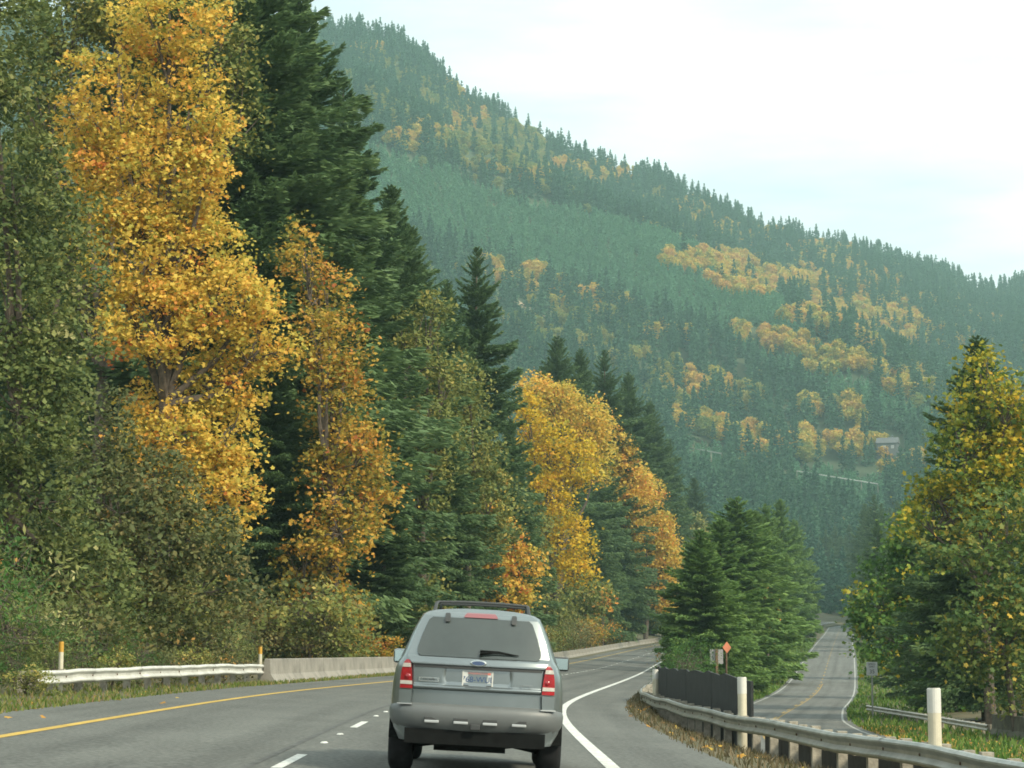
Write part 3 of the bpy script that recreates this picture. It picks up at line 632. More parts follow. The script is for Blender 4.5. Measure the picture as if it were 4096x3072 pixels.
for i, (x, y, s) in enumerate([(27, 118, 1.3), (30, 112, 1.6), (27.5, 100, 1.5), (25.5, 128, 1.2), (30, 100, 1.8), (33, 106, 1.9), (27, 93, 1.2), (29, 140, 1.6), (34, 160, 1.7), (26, 108, 1.1)]):
    put_shrub(3 if i % 2 else 1, x, y, s, 1.1, 'dark green bush under the trees right of the side road', 'bushes right of the side road')

# ------------------------------------------------------------------ the forest on the hill
def far_fir(seed, H, Rr, n, mat, k=2.4):
    (V, F), (PV, kk, tint) = fir_meshes(H, Rr, seed, n, 2.6, k, .03)
    return kmesh('hill_fir', PV, kk, mat, tint)
def far_leafy(seed, mat):
    rng = np.random.default_rng(seed)
    ell = [(0, 0, 7.2, 3.2, 3.2, 3.6), (1.8*rng.normal(), 1.2, 6, 2.6, 2.6, 2.6), (-1.9, -.8, 5.4, 2.6, 2.6, 2.4), (rng.normal(), -1.5, 8.6, 2, 2, 2)]
    (V, F), (PV, kk, tint) = leafy(ell, (0, 0, 0), seed, 2.2, 1.0, 'kite', clump=.9, tmean=.5, tvar=.16, leaves=5)
    return kmesh('hill_tree', PV, kk, mat, tint)
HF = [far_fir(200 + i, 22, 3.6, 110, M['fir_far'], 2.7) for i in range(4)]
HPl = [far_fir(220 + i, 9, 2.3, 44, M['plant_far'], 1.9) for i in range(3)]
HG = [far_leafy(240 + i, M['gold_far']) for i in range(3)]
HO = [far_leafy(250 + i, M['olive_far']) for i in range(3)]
GOLDS = [(376, 84, 36, 20, .6, 'o'), (372, 66, 20, 12, .55, 'g'), (420, 116, 46, 18, .5, 'o'), (402, 150, 20, 8, .6, 'g'), (432, 96, 14, 14, .6, 'o'), (455, 92, 12, 14, .6, 'g'), (468, 128, 18, 16, .65, 'g'), (500, 152, 50, 22, .85, 'o'), (440, 142, 34, 14, .55, 'g'), (520, 168, 24, 12, .8, 'o'), (655, 205, 26, 10, .5, 'o'), (590, 300, 60, 10, .35, 'o'), (560, 330, 60, 14, .5, 'o'), (625, 360, 40, 12, .55, 'o'), (665, 410, 30, 12, .6, 'o'), (905, 390, 40, 14, .5, 'b'), (540, 178, 50, 10, .75, 'g'), (610, 178, 34, 10, .75, 'g'), (585, 190, 34, 12, .6, 'o'),
         (690, 212, 26, 14, .5, 'g'), (672, 235, 30, 12, .45, 'o'), (745, 240, 36, 12, .45, 'g'), (715, 268, 50, 9, .95, 'g'), (770, 290, 52, 13, .95, 'g'), (825, 262, 36, 13, .6, 'g'), (850, 300, 44, 20, .6, 'g'), (830, 325, 46, 14, .9, 'g'), (890, 335, 34, 22, .8, 'g'), (880, 285, 30, 14, .4, 'g'),
         (752, 338, 20, 10, 1.0, 'g'), (790, 352, 28, 12, 1.0, 'g'), (832, 370, 34, 14, 1.0, 'g'), (480, 272, 24, 10, .7, 'g'), (515, 280, 26, 10, .8, 'g'), (545, 305, 44, 12, .6, 'g'), (600, 318, 40, 12, .5, 'g'), (580, 340, 50, 14, .45, 'o'), (650, 345, 36, 12, .4, 'g'), (640, 375, 40, 15, .6, 'o'),
         (700, 395, 34, 14, .7, 'b'), (740, 405, 24, 12, .6, 'o'), (738, 442, 30, 9, 1.0, 'g'), (690, 432, 22, 9, .8, 'g'), (818, 452, 34, 10, .8, 'b'), (862, 455, 26, 9, .8, 'b'), (855, 425, 10, 18, .6, 'g'), (810, 415, 16, 10, .5, 'b'), (940, 330, 60, 26, .35, 'b'), (980, 300, 40, 20, .2, 'b'),
         (905, 470, 26, 14, .6, 'b'), (540, 260, 18, 6, .5, 'o'), (760, 455, 30, 8, .4, 'b')]
def hill_point(px, Y): return np.array([(px - 512) / FPX * Y / CT, Y, 0.0])
PL_TOP = ([350, 380, 420, 480, 540, 600, 660, 720, 780, 850, 920], [150, 152, 170, 192, 206, 222, 240, 262, 310, 385, 425])
PL_BOT = ([350, 420, 480, 540, 600, 660, 720, 780, 850, 920], [245, 245, 266, 282, 300, 320, 340, 385, 415, 440])
def plantation(px, py):
    top = np.interp(px, *PL_TOP); bot = np.interp(px, *PL_BOT); return (py > top) & (py < bot)
rng = np.random.default_rng(5)
NP = 95000
ppx = rng.uniform(-60, 1090, NP); u = rng.random(NP); yr = ridge_y(ppx); yy = np.sqrt(Y0**2 + u * ((yr + 25)**2 - Y0**2)); zz = hill_z(ppx, yy)
xx = (ppx - 512) / FPX * yy / CT; qx, qy = proj(xx, yy, zz)
gold_p = np.zeros(NP); gold_k = np.full(NP, 'n')
for (cx, cy_, rx, ry, dn, k) in GOLDS:
    w = ((qx - cx)/rx)**2 + ((qy - cy_)/ry)**2 + (hash_noise(xx, yy, 45, 9) - .5) * .9
    inn = (w < 1.15) & (dn > gold_p); gold_p[inn] = dn; gold_k[inn] = k
isplant = plantation(qx, qy + (hash_noise(xx, yy, 60, 4) - .5) * 16) & (gold_p < .6)
rl = np.where(qx < 760, 448 + (qx - 690) * .17, 471 + (qx - 797) * .16); byrail = ((np.abs(qx - 706) < 20) | (np.abs(qx - 838) < 46)) & (qy > rl - 2) & (qy < rl + 40)
isplant |= byrail & (qy > rl + 6)
clear = ((qx - 520)/42)**2 + ((qy - 312 - (qx - 520) * .45)/9)**2 < 1
u2 = rng.random(NP); pick_any = rng.random(NP)
leafm = (u2 < np.where(gold_p > 0, gold_p, .05))
keep = np.where(isplant, 1.0, np.where(leafm & (gold_p > 0), .24, .20))
hidden = qx < 320
sel = (pick_any < keep) & ~(hidden & (pick_any > .04)) & ~(clear & (u2 < .8)) & ~(byrail & (qy < rl + 6))
T_pl, T_leaf = sel & isplant, sel & ~isplant & leafm
T_fir = sel & ~isplant & ~leafm
def tuck(mask): return xx[mask], yy[mask], zz[mask], qx[mask], qy[mask]
# those that show largest stand as trees of their own
def singles(mask, protos_of, most, name, label_of, cat, group_of, scale_of):
    X, Yv, Z, QX, QY = tuck(mask); ids = np.nonzero(mask)[0]
    vis = (QX > 330) & (QX < 1030) & (QY < 500)
    order = np.argsort(np.where(vis, Yv, 1e9))[:most]; r2 = random.Random(9)
    for j in order:
        pr, kind = protos_of(ids[j]); o = link(name, pr[r2.randrange(len(pr))]); s = scale_of(r2)
        o.location = (float(X[j]), float(Yv[j]), float(Z[j]) - .3); o.rotation_euler = (0, 0, r2.uniform(0, 6.28)); o.scale = (s*r2.uniform(.9, 1.2), s*r2.uniform(.9, 1.2), s)
        v, h = where_hill(QX[j], QY[j]); tag(o, '%s %s on the hazy hillside %s' % (label_of[kind], v, h), cat, '%s %s %s' % (group_of[kind], v, h))
    rest = np.ones(len(X), bool); rest[order] = False
    return ids[rest]
def leaf_of(i): return (HG, 'g') if gold_k[i] in ('g', 'b') and gold_p[i] > .3 else (HO, 'o')
rest_leaf = singles(T_leaf, leaf_of, 290, 'hill_tree', {'g': 'golden broadleaf crown', 'o': 'olive broadleaf crown'}, 'tree', {'g': 'golden trees on the hillside', 'o': 'olive trees on the hillside'}, lambda r: r.uniform(.85, 1.4))
rest_fir = singles(T_fir, lambda i: (HF, 'f'), 150, 'hill_conifer', {'f': 'dark conifer'}, 'conifer', {'f': 'conifers on the lower hillside'}, lambda r: r.uniform(.7, 1.15))
def scatter(name, ids, protos, smin, smax, label, seed):
    """what is left of a kind: one object of many far trees"""
    n = len(ids); r2 = np.random.default_rng(seed)
    me = bpy.data.meshes.new(name); me.vertices.add(n)
    me.vertices.foreach_set('co', np.stack([xx[ids], yy[ids], zz[ids] - .3], 1).astype(np.float32).reshape(-1))
    for an, vals in (('size', r2.uniform(smin, smax, n)), ('turn', r2.uniform(0, 6.28, n))):
        a = me.attributes.new(an, 'FLOAT', 'POINT'); a.data.foreach_set('value', vals.astype(np.float32))
    a = me.attributes.new('which', 'INT', 'POINT'); a.data.foreach_set('value', r2.integers(0, len(protos), n).astype(np.int32))
    me.update(); o = link(name, me); tag(o, label, 'forest', None, 'stuff')
    c = bpy.data.collections.new(name + '_kinds')
    for i, p in enumerate(protos):
        c.objects.link(bpy.data.objects.new('%s_kind_%d' % (name, i), p))
    g = bpy.data.node_groups.new(name, 'GeometryNodeTree')
    g.interface.new_socket('Geometry', in_out='INPUT', socket_type='NodeSocketGeometry'); g.interface.new_socket('Geometry', in_out='OUTPUT', socket_type='NodeSocketGeometry')
    gi = g.nodes.new('NodeGroupInput'); go = g.nodes.new('NodeGroupOutput'); ci = g.nodes.new('GeometryNodeCollectionInfo')
    ci.inputs['Collection'].default_value = c; ci.inputs['Separate Children'].default_value = True; ci.inputs['Reset Children'].default_value = True
    ip = g.nodes.new('GeometryNodeInstanceOnPoints'); ip.inputs['Pick Instance'].default_value = True
    def att(nm, ty):
        a = g.nodes.new('GeometryNodeInputNamedAttribute'); a.data_type = ty; a.inputs['Name'].default_value = nm
        return [s for s in a.outputs if s.name == 'Attribute' and s.enabled][0]
    cx = g.nodes.new('ShaderNodeCombineXYZ'); g.links.new(att('turn', 'FLOAT'), cx.inputs['Z'])
    g.links.new(gi.outputs[0], ip.inputs['Points']); g.links.new(ci.outputs[0], ip.inputs['Instance'])
    g.links.new(att('which', 'INT'), ip.inputs['Instance Index']); g.links.new(cx.outputs[0], ip.inputs['Rotation']); g.links.new(att('size', 'FLOAT'), ip.inputs['Scale'])
    g.links.new(ip.outputs[0], go.inputs[0])
    md = o.modifiers.new('trees', 'NODES'); md.node_group = g
    return o
scatter('forest_conifers', rest_fir, HF, .7, 1.2, 'dark conifer forest covering the hazy hill up to the ridge', 61)
scatter('forest_plantation', np.nonzero(T_pl)[0], HPl, .75, 1.25, 'even blue green plantation of young conifers across the middle of the hill', 62)
isg = np.array([leaf_of(i)[1] == 'g' for i in rest_leaf])
scatter('forest_gold', rest_leaf[isg], HG, .7, 1.25, 'golden broadleaf patches high on the hill', 63)
scatter('forest_olive', rest_leaf[~isg], HO, .65, 1.15, 'olive broadleaf patches high on the hill', 64)

# cleared dirt bank on the hill, guard rail of a hill road, house among the trees
def on_hill(px, py):
    best = None
    for Yv in np.linspace(Y0 + 5, float(ridge_y(px)), 300):
        z = float(hill_z(px, Yv)); q = proj((px - 512)/FPX*Yv/CT, Yv, z)[1]
        if q <= py: return np.array([(px - 512)/FPX*Yv/CT, Yv, z])
    return np.array([(px - 512)/FPX*Yv/CT, Yv, z])
V = []; F = []
for i, px in enumerate(np.linspace(494, 545, 9)):
    c = on_hill(px, 297 + (px - 494) * .42); w = (1.0 - abs(i - 3) / 7.0)
    V += [tuple(c + (0, -9*w, -1.5)), tuple(c + (0, -5*w, 3.2*w)), tuple(c + (0, 4*w, 4.4*w)), tuple(c + (0, 12, 1.5))]
    if i: b = 4*i; F += [(b-4+j, b+j, b+j+1, b-4+j+1) for j in range(3)]
tag(link('dirt_bank', mesh('dirt_bank', V, F, M['dirt'], True)), kind='structure')
def hill_rail(px0, py0, px1, py1, label):
    a = on_hill(px0, py0 + 10); b_ = on_hill(px1, py1 + 10); Yv = min(a[1], b_[1]) - 6
    A = P(px0, py0, Yv); B = P(px1, py1, Yv - 25); L = np.linalg.norm(B - A); root = empty('hillside_guardrail', A)
    tag(root, label, 'guardrail'); nrm = (B - A) / L; V = []; F = []
    for t in (0, 1):
        p = nrm * L * t
        for dz, dy in ((-.28, 0), (-.14, -.1), (0, -.02), (.14, -.1), (.28, 0), (.28, .2), (-.28, .2)): V.append(tuple(p + (0, dy, dz)))
    F = [(j, (j+1) % 7, 7 + (j+1) % 7, 7 + j) for j in range(7)]
    link('beam', mesh('beam', V, F, M['galvwhite']), root)
    n = int(L / 8)
    for i in range(n + 1):
        p = nrm * (L * i / max(n, 1)); V = []; F = []; box(V, F, p[0], p[1] + .35, p[2] - 2.4, .35, .3, 5.6); link('post', mesh('post', V, F, M['wood']), root)
hill_rail(797, 471, 878, 484, 'pale guardrail line of a hill road above the median trees')
hill_rail(690, 448, 722, 453.5, 'short pale guardrail line on the hill left of the longer one')
def house():
    c = on_hill(888, 455); c = P(888, 452, c[1] - 8); root = empty('house', c, R_(-20)); tag(root, 'small grey house with dark roof among the trees on the hill', 'house')
    w, d, h = 11, 8, 4.6; V = []; F = []; box(V, F, 0, 0, h/2 - 2, w, d, h + 4); link('wall', mesh('wall', V, F, M['house']), root)
    V = [(-w/2-.6, -d/2-.6, h), (w/2+.6, -d/2-.6, h), (w/2+.6, d/2+.6, h), (-w/2-.6, d/2+.6, h), (-w/2-.6, 0, h+3.4), (w/2+.6, 0, h+3.4)]
    F = [(0, 1, 5, 4), (2, 3, 4, 5), (0, 4, 3), (1, 2, 5), (3, 2, 1, 0)]
    rf = link('roof', mesh('roof', V, F, M['houseroof']), root); V = []; F = []; box(V, F, 2.5, .5, h + 3.2, .9, .9, 2.4); link('chimney', mesh('chimney', V, F, M['houseroof']), rf)
    for x in (-1.2, 3.2):
        wv = empty('window', (0, 0, 0)); 
        bpy.data.objects.remove(wv)
        V = []; F = []; box(V, F, x, -d/2 - .05, 2.4, 1.5, .16, 1.7); wf = link('window', mesh('window', V, F, M['white']), root)
        V = []; F = []; box(V, F, x, -d/2 - .15, 2.4, 1.2, .06, 1.4); link('pane', mesh('pane', V, F, M['pane']), wf)
house()

# ------------------------------------------------------------------ guardrails, barriers, posts
WPROF = [(0, .155), (.035, .150), (.08, .115), (.083, .090), (.015, .025), (.015, -.025), (.083, -.090), (.08, -.115), (.035, -.150), (0, -.155)]
def beam_mesh(pts, nrm, mat, dent=0.0, seed=0, tilt=0.0):
    """W-beam through pts (tops at centre height), nrm = side facing the traffic"""
    rn = random.Random(seed); V = []; F = []; m = len(WPROF)
    for i, p in enumerate(pts):
        dz = rn.uniform(-dent, dent); dd = rn.uniform(-dent, dent)
        for dep, h in WPROF:
            V.append((p[0] + nrm[i][0]*(dep + dd + tilt*h), p[1] + nrm[i][1]*(dep + dd), p[2] + h + dz))
        for dep, h in WPROF:
            V.append((p[0] + nrm[i][0]*(dep + dd - .006 + tilt*h), p[1] + nrm[i][1]*(dep + dd - .006), p[2] + h + dz))
    k = 2 * m
    for i in range(len(pts) - 1):
        for j in range(m - 1):
            F.append((i*k + j, (i+1)*k + j, (i+1)*k + j+1, i*k + j+1)); F.append((i*k + m + j, i*k + m + j+1, (i+1)*k + m + j+1, (i+1)*k + m + j))
        F.append((i*k, i*k + m, (i+1)*k + m, (i+1)*k)); F.append((i*k + m-1, (i+1)*k + m-1, (i+1)*k + k-1, i*k + k-1))
    me = mesh('beam', V, F, mat, False)
    return me
def resample(path, step):
    p = np.asarray(path, float); s = np.concatenate([[0], np.cumsum(np.linalg.norm(np.diff(p, axis=0), axis=1))]); n = max(2, int(round(s[-1]/step)) + 1)
    q = np.linspace(0, s[-1], n); return np.stack([np.interp(q, s, p[:, i]) for i in range(p.shape[1])], 1)
def guardrail(path, label, mat, post_mat, side, dent=0.0, panel=3.81, group=None, post_step=1.905, postw=(.15, .2), seed=1, ground=.0, tilt=0.0):
    """path of (x,y,z of beam centre)"""
    root = empty('guardrail', (path[0][0], path[0][1], gz(path[0][0], path[0][1]))); tag(root, label, 'guardrail', group)
    o0 = np.array(root.location)
    fine = resample(path, post_step / 2); t = np.gradient(fine, axis=0); t /= np.linalg.norm(t[:, :2], axis=1)[:, None]
    nr = np.stack([-t[:, 1], t[:, 0]], 1) * side
    per = int(round(panel / (post_step/2)))
    for a in range(0, len(fine) - 1, per):
        b = min(a + per, len(fine) - 1); seg = fine[a:b+1].copy(); sn = nr[a:b+1]
        off = .004 if (a // per) % 2 else 0.0
        seg[:, :2] += sn * off
        if b < len(fine) - 1: seg[-1] += (seg[-1] - seg[-2]) * .08
        link('beam', beam_mesh(seg - o0, sn, mat, dent, seed + a, tilt), root)
    for i in range(0, len(fine), 2):
        p = fine[i]; g = gz(p[0], p[1]); cx, cyy = p[0] - nr[i][0]*(.01 + postw[1]*.75 + .15), p[1] - nr[i][1]*.2
        V = []; F = []; top = p[2] + .14; box(V, F, cx - o0[0], cyy - o0[1], (top + g - .4)/2 - o0[2], postw[0], postw[1], top - g + .4); po = link('post', mesh('post', V, F, post_mat), root)
        V = []; F = []; box(V, F, p[0] - nr[i][0]*.085 - o0[0], p[1] - nr[i][1]*.085 - o0[1], p[2] - o0[2], .14, .15, .33); link('blockout', mesh('blockout', V, F, post_mat), po)
        V = []; F = []; q = np.array([p[0] - o0[0], p[1] - o0[1], p[2] - o0[2]]); nn_ = np.array([nr[i][0], nr[i][1], 0]); tube(V, F, [q + nn_*.012, q + nn_*.034], [.022, .018], 8); link('bolt', mesh('bolt', V, F, M['rust']), po)
    return root
RT = CAMZ - 1.18 - .155
path = [(x, y, RT) for y, x in railR]
pr = [(float(railR_x(y)), y, RT + .02*math.sin(y*.7)) for y in np.arange(-4, 99, 1.5)]
guardrail(pr, 'long galvanized guardrail curving along the right shoulder in the foreground', M['galv'], M['wood'], 1, .006, seed=4)
LT = CAMZ - .32 - .155
guardrail([(-10.12, 45.1, LT - .01), (-9.95, 46.5, LT), (-9.2, 53, LT + .03), (-8.4, 61, LT + .06), (-7.72, 67.6, LT + .02)], 'dented whitish guardrail on the left shoulder ending at the concrete barrier', M['galvwhite'], M['wood'], -1, .014, seed=9)
pz = lambda y: CAMZ + float(front_z(y)) - .1
guardrail([(21.4, 128, CAMZ - 3.0 - .155), (22.0, 115, CAMZ - 3.12 - .155), (22.75, 101.6, CAMZ - 3.3 - .155)], 'low guardrail beside the side road under the right trees', M['galvwhite'], M['wood'], -1, .004, seed=12)
# concrete barrier segments
def barrier_mesh(L, h=.81):
    prof = [(-.30, 0), (-.30, .075), (-.125, .33), (-.085, h - .02), (-.065, h), (.065, h), (.085, h - .02), (.125, .33), (.30, .075), (.30, 0)]
    V = []; F = []; n = len(prof)
    for y in (-L/2 + .012, -L/2 + .035, L/2 - .035, L/2 - .012):
        e = .975 if abs(abs(y) - L/2) < .02 else 1.0
        V += [(x*e, y, z*(e if z > .5 else 1)) for x, z in prof]
    for i in range(3):
        for j in range(n): F.append((i*n + j, i*n + (j+1) % n, (i+1)*n + (j+1) % n, (i+1)*n + j))
    F += [tuple(range(n-1, -1, -1)), tuple(3*n + j for j in range(n))]
    return mesh('concrete_barrier', V, F, M['conc'])
BL = 5.2; bme = barrier_mesh(BL)
def bar_x(y): return float(dash_x(y)) - float(np.interp(y, [60, 68, 90, 130], [6.3, 6.0, 6.4, 6.6]))
y = 66.3; i = 0
while y < 420:
    y2 = y + BL * .995; xa, xb = bar_x(y), bar_x(y2); ym = (y + y2)/2; xm = (xa + xb)/2
    o = link('concrete_barrier', bme); o.location = (xm, ym, gz(xm, ym) - .05); hd = math.atan2(xb - xa, y2 - y)
    o.rotation_euler = (math.atan((gz(xb, y2) - gz(xa, y)) / BL), 0, -hd)
    if i == 0: tag(o, 'first concrete barrier block at the end of the left guardrail', 'barrier')
    elif i < 8: tag(o, '%s concrete barrier block counted from the left guardrail' % ORD[i], 'barrier', 'concrete barrier blocks along the left shoulder')
    else: tag(o, 'far concrete barrier block of the row right of the vehicle', 'barrier', 'concrete barrier blocks right of the vehicle')
    y = y2; i += 1
cb = barrier_mesh(9.5, 1.0); cb.materials.clear(); cb.materials.append(M['concdark'])
o = link('concrete_barrier', cb); o.location = (23.3, 96.6, gz(23.3, 96.6)); o.rotation_euler = (0, 0, R_(4)); tag(o, 'dark mossy concrete barrier at the near end of the low guardrail', 'barrier')
# delineator posts
def delineator(x, y, z0, z1, w, split, top_mat, low_mat, label, name='delineator_post', group=None):
    root = empty(name, (x, y, z0)); tag(root, label, 'post', group); h = z1 - z0
    def shell(za, zb, wd, close):
        V = []; F = []; m = 7
        for z in (za, zb - (.02 if close else 0), zb):
            sc = .86 if (close and z == zb) else 1
            for j in range(m):
                a = -1 + 2*j/(m-1); V.append((a*wd/2*sc, .35*wd*(a*a) - .0, z))
            for j in range(m):
                a = 1 - 2*j/(m-1); V.append((a*wd/2*sc, .35*wd*(a*a) + .018, z))
        k = 2*m
        for i in range(2):
            for j in range(k): F.append((i*k + j, i*k + (j+1) % k, (i+1)*k + (j+1) % k, (i+1)*k + j))
        F.append(tuple(2*k + j for j in range(k)))
        return V, F
    V, F = shell(-.1, h*split, w, False); link('stem', mesh('stem', V, F, low_mat), root)
    V, F = shell(h*split - .004, h, w*1.03, True); link('reflector', mesh('reflector', V, F, top_mat), root)
rt = RT + .155
for (px, Y, lb) in ((927, 28.2, 'wide white marker post behind the foreground guardrail, nearest of three'), (735, 42.2, 'white marker post at the right end of the dark screen'), (653, 64.5, 'white marker post at the far left end of the dark screen')):
    x = (px - 512)/FPX*Y/CT; x = max(x, float(railR_x(Y)) + .12)
    delineator(x, Y, gz(x, Y), rt + .745, .178, .78, M['white'], M['cream'], lb)
for (px, Y, top, lb) in ((60.7, 47.6, 641.6, 'marker post with amber top behind the near end of the left guardrail'), (260, 67.6, 646.8, 'marker post with amber top where the left guardrail meets the barrier')):
    x = P(px, 655, Y)[0]; z1 = P(px, top, Y)[2]
    delineator(x, Y, gz(x, Y), z1, .105 if Y < 50 else .12, .80, M['yellowp'], M['cream'], lb)
V = []; F = []; x = (743 - 512)/FPX*47.5; box(V, F, 0, 0, .45, .13, .13, 1.5)
o = link('wooden_post', mesh('wooden_post', V, F, M['wood'])); o.location = (x, 47.5, CAMZ - 1.85); tag(o, 'short weathered post just right of the dark screen', 'post')
# dark screen fence behind the right guardrail, low dark strip put in for the shade below the beam
def panel_wall(y0, y1, step, top, label, name, mat, off, wav, parts):
    root = empty(name, (float(railR_x(y0)) + off, y0, gz(float(railR_x(y0)) + off, y0))); tag(root, label, 'fence'); o0 = np.array(root.location); y = y0; k = 0
    while y < y1 - .2:
        yb = min(y + step, y1); V = []; F = []; n = 5
        for i in range(n):
            t = y + .006 + (yb - y - .012) * i/(n-1); xx_ = float(railR_x(t)) + off; zt = top(t) + wav*math.sin(t*1.9 + 1) + .6*wav*math.sin(t*4.3); g = gz(xx_, t) - .5
            for dx, z in ((0, g), (0, zt), (.05, zt), (.05, g)): V.append((xx_ + dx - o0[0] + (.006 if k % 2 else 0), t - o0[1], z - o0[2]))
        for i in range(n - 1):
            for j in range(3): F.append((i*4 + j, (i+1)*4 + j, (i+1)*4 + j+1, i*4 + j+1))
        F += [(0, 1, 2, 3), ((n-1)*4+3, (n-1)*4+2, (n-1)*4+1, (n-1)*4)]
        link(parts, mesh(parts, V, F, mat), root); y = yb; k += 1
panel_wall(43, 68.5, 3.2, lambda t: CAMZ - np.interp(t, [43, 45.5, 50, 68], [.56, .45, .40, .38]), 'dark mesh screen fence with wavy top behind the right guardrail', 'screen_fence', M['screen'], .42, .025, 'panel')
panel_wall(12, 42.6, 2.4, lambda t: RT - .08, 'low dark strip added for the shade behind the posts of the right guardrail', 'shade_strip', M['shade_fill'], .62, .02, 'shade_panel')

# ------------------------------------------------------------------ signs
def sign_post(x, y, z1, mat, w, root, top_off=0):
    g = gz(x, y); V = []; F = []; box(V, F, 0, 0, (z1 - g)/2 - .2, w, w, z1 - g + .4); link('post', mesh('post', V, F, mat), root)
def text_mesh(s, size, mat, ext=.002):
    c = bpy.data.curves.new('lettering', 'FONT'); c.body = s; c.size = size; c.align_x = 'CENTER'; c.align_y = 'CENTER'; c.extrude = ext
    o = bpy.data.objects.new('lettering', c); COL.objects.link(o); bpy.context.view_layer.update()
    me = bpy.data.meshes.new_from_object(o.evaluated_get(bpy.context.evaluated_depsgraph_get())); bpy.data.objects.remove(o)
    me.materials.clear(); me.materials.append(mat); return me
Y = 138; x = (715 - 512)/FPX*Y; zt = P(715, 649.5, Y)[2]; zb = P(715, 664, Y)[2]; g = gz(x, Y)
root = empty('road_sign', (x, Y, g)); tag(root, 'bare metal back of a sign on a brown wooden post before the median trees', 'sign')
sign_post(x, Y, zt + .05, M['brownwood'], .16, root)
bevbox('plate', 0, .12, (zt + zb)/2 - g, .86, .03, zt - zb, M['signback'], root, .01)
Y = 146; x = (724.5 - 512)/FPX*Y; zc = P(724, 647.5, Y)[2]; g = gz(x, Y); root = empty('warning_sign', (x, Y, g), R_(38)); tag(root, 'small orange diamond sign above the grey sign back', 'sign')
sign_post(x, Y, zc, M['brownwood'], .1, root)
s = .40; V = [(-s, -.08, zc-g), (0, -.08, zc-g-s), (s, -.08, zc-g), (0, -.08, zc-g+s), (-s, -.05, zc-g), (0, -.05, zc-g-s), (s, -.05, zc-g), (0, -.05, zc-g+s)]
link('plate', mesh('plate', V, [(0, 1, 2, 3), (7, 6, 5, 4), (0, 4, 5, 1), (1, 5, 6, 2), (2, 6, 7, 3), (3, 7, 4, 0)], M['orange']), root)
Y = 218; x = (746 - 512)/FPX*Y; zt = P(746, 657.5, Y)[2]; zb = P(746, 667.5, Y)[2]; g = gz(x, Y); root = empty('road_sign', (x, Y, g)); tag(root, 'small grey sign back on a brown post on the median grass', 'sign')
sign_post(x, Y, zt, M['brownwood'], .2, root); bevbox('plate', 0, .14, (zt+zb)/2 - g, .78, .03, zt - zb, M['signback'], root, .01)
Y = 124; x = (868.5 - 512)/FPX*Y; zt = P(868, 662, Y)[2]; zb = P(868, 675.5, Y)[2]; g = gz(x, Y); root = empty('speed_sign', (x, Y, g)); tag(root, 'grey white rectangular sign on a post right of the side road', 'sign')
sign_post(x, Y, zt - .05, M['galv'], .09, root); pl = bevbox('plate', 0, -.07, (zt+zb)/2 - g, .64, .02, zt - zb, M['signwhite'], root, .008)
zc = (zt + zb)/2 - g
for tx, sz, dz in (('SPEED', .15, .26), ('LIMIT', .15, .11), ('35', .32, -.17)):
    lo = link('lettering', text_mesh(tx, sz, M['black']), pl); lo.location = (0, -.086, zc + dz); lo.rotation_euler = (math.pi/2, 0, 0)

# ------------------------------------------------------------------ grass, weeds, fallen leaves
def blades(name, spots, h, w, mat, label, cat='grass', seed=1):
    r2 = np.random.default_rng(seed); n = len(spots); S = np.asarray(spots, float)
    a = r2.uniform(0, 6.28, n); hh = h * (.5 + r2.random(n)); lean = r2.normal(0, .35, (n, 2)) * hh[:, None]
    dx = np.stack([np.cos(a), np.sin(a), np.zeros(n)], 1) * (w * (.6 + .8*r2.random(n)))[:, None]
    top = S + np.stack([lean[:, 0], lean[:, 1], hh], 1); mid = S + np.stack([lean[:, 0]*.35, lean[:, 1]*.35, hh*.55], 1)
    PV = np.stack([S - dx*.5, mid - dx*.4, top, mid + dx*.4, S + dx*.5], 1)
    o = link(name, kmesh(name, PV, 5, mat, np.clip(r2.normal(.5, .25, n), 0, 1))); tag(o, label, cat, None, 'stuff'); return o
r3 = random.Random(21)
sp = []
for _ in range(9000):
    Y = 22 + 80 * r3.random()**1.5; d = -5.25 - r3.random()**1.3 * (3.6 if Y < 60 else 1.0); x = float(dash_x(Y)) + d; sp.append((x, Y, gz(x, Y)))
blades('verge_grass', sp, .10, .03, M['grass'], 'short olive and brown grass along the left shoulder', seed=2)
sp = []
for _ in range(8000):
    Y = 14 + 66 * r3.random(); xr = float(railR_x(Y)); x0 = float(dash_x(Y)) + 5.25; x = x0 + (xr + 1.6 - x0) * r3.random(); sp.append((x, Y, gz(x, Y)))
blades('bank_weeds', sp, .11, .022, M['dryweed'], 'dry brown weeds on the dirt strip under the right guardrail', 'weeds', seed=3)
sp = []
for _ in range(26000):
    Y = 70 + 330 * r3.random()**1.4; xf = float(front_x(Y))
    x = xf - 3.7 - r3.random()**1.2 * 7 if r3.random() < .6 else xf + 3.7 + mouth(Y) + r3.random()**1.2 * 6
    if x < float(dash_x(Y)) + 7: continue
    sp.append((x, Y, gz(x, Y)))
blades('meadow_grass', sp, .26, .09, M['greengrass'], 'green grass on both verges of the side road', seed=4)
sp = []
for _ in range(5200):
    Y = 66 + 45 * r3.random(); xf = float(front_x(Y)); x = xf + 3.4 + mouth(Y) + abs(r3.gauss(0, 2.2)); sp.append((x, Y, gz(x, Y) + .03))
for _ in range(24):
    Y = 22 + 40 * r3.random(); x = float(dash_x(Y)) - 4.2 - r3.random()*3; sp.append((x, Y, max(gz(x, Y), float(zroad(Y, x - float(dash_x(Y)))) if x - float(dash_x(Y)) > -5.3 else -9) + .02))
for _ in range(90):
    Y = 20 + 45 * r3.random(); xr = float(railR_x(Y)); x = xr - r3.random()*2; sp.append((x, Y, gz(x, Y) + .04))
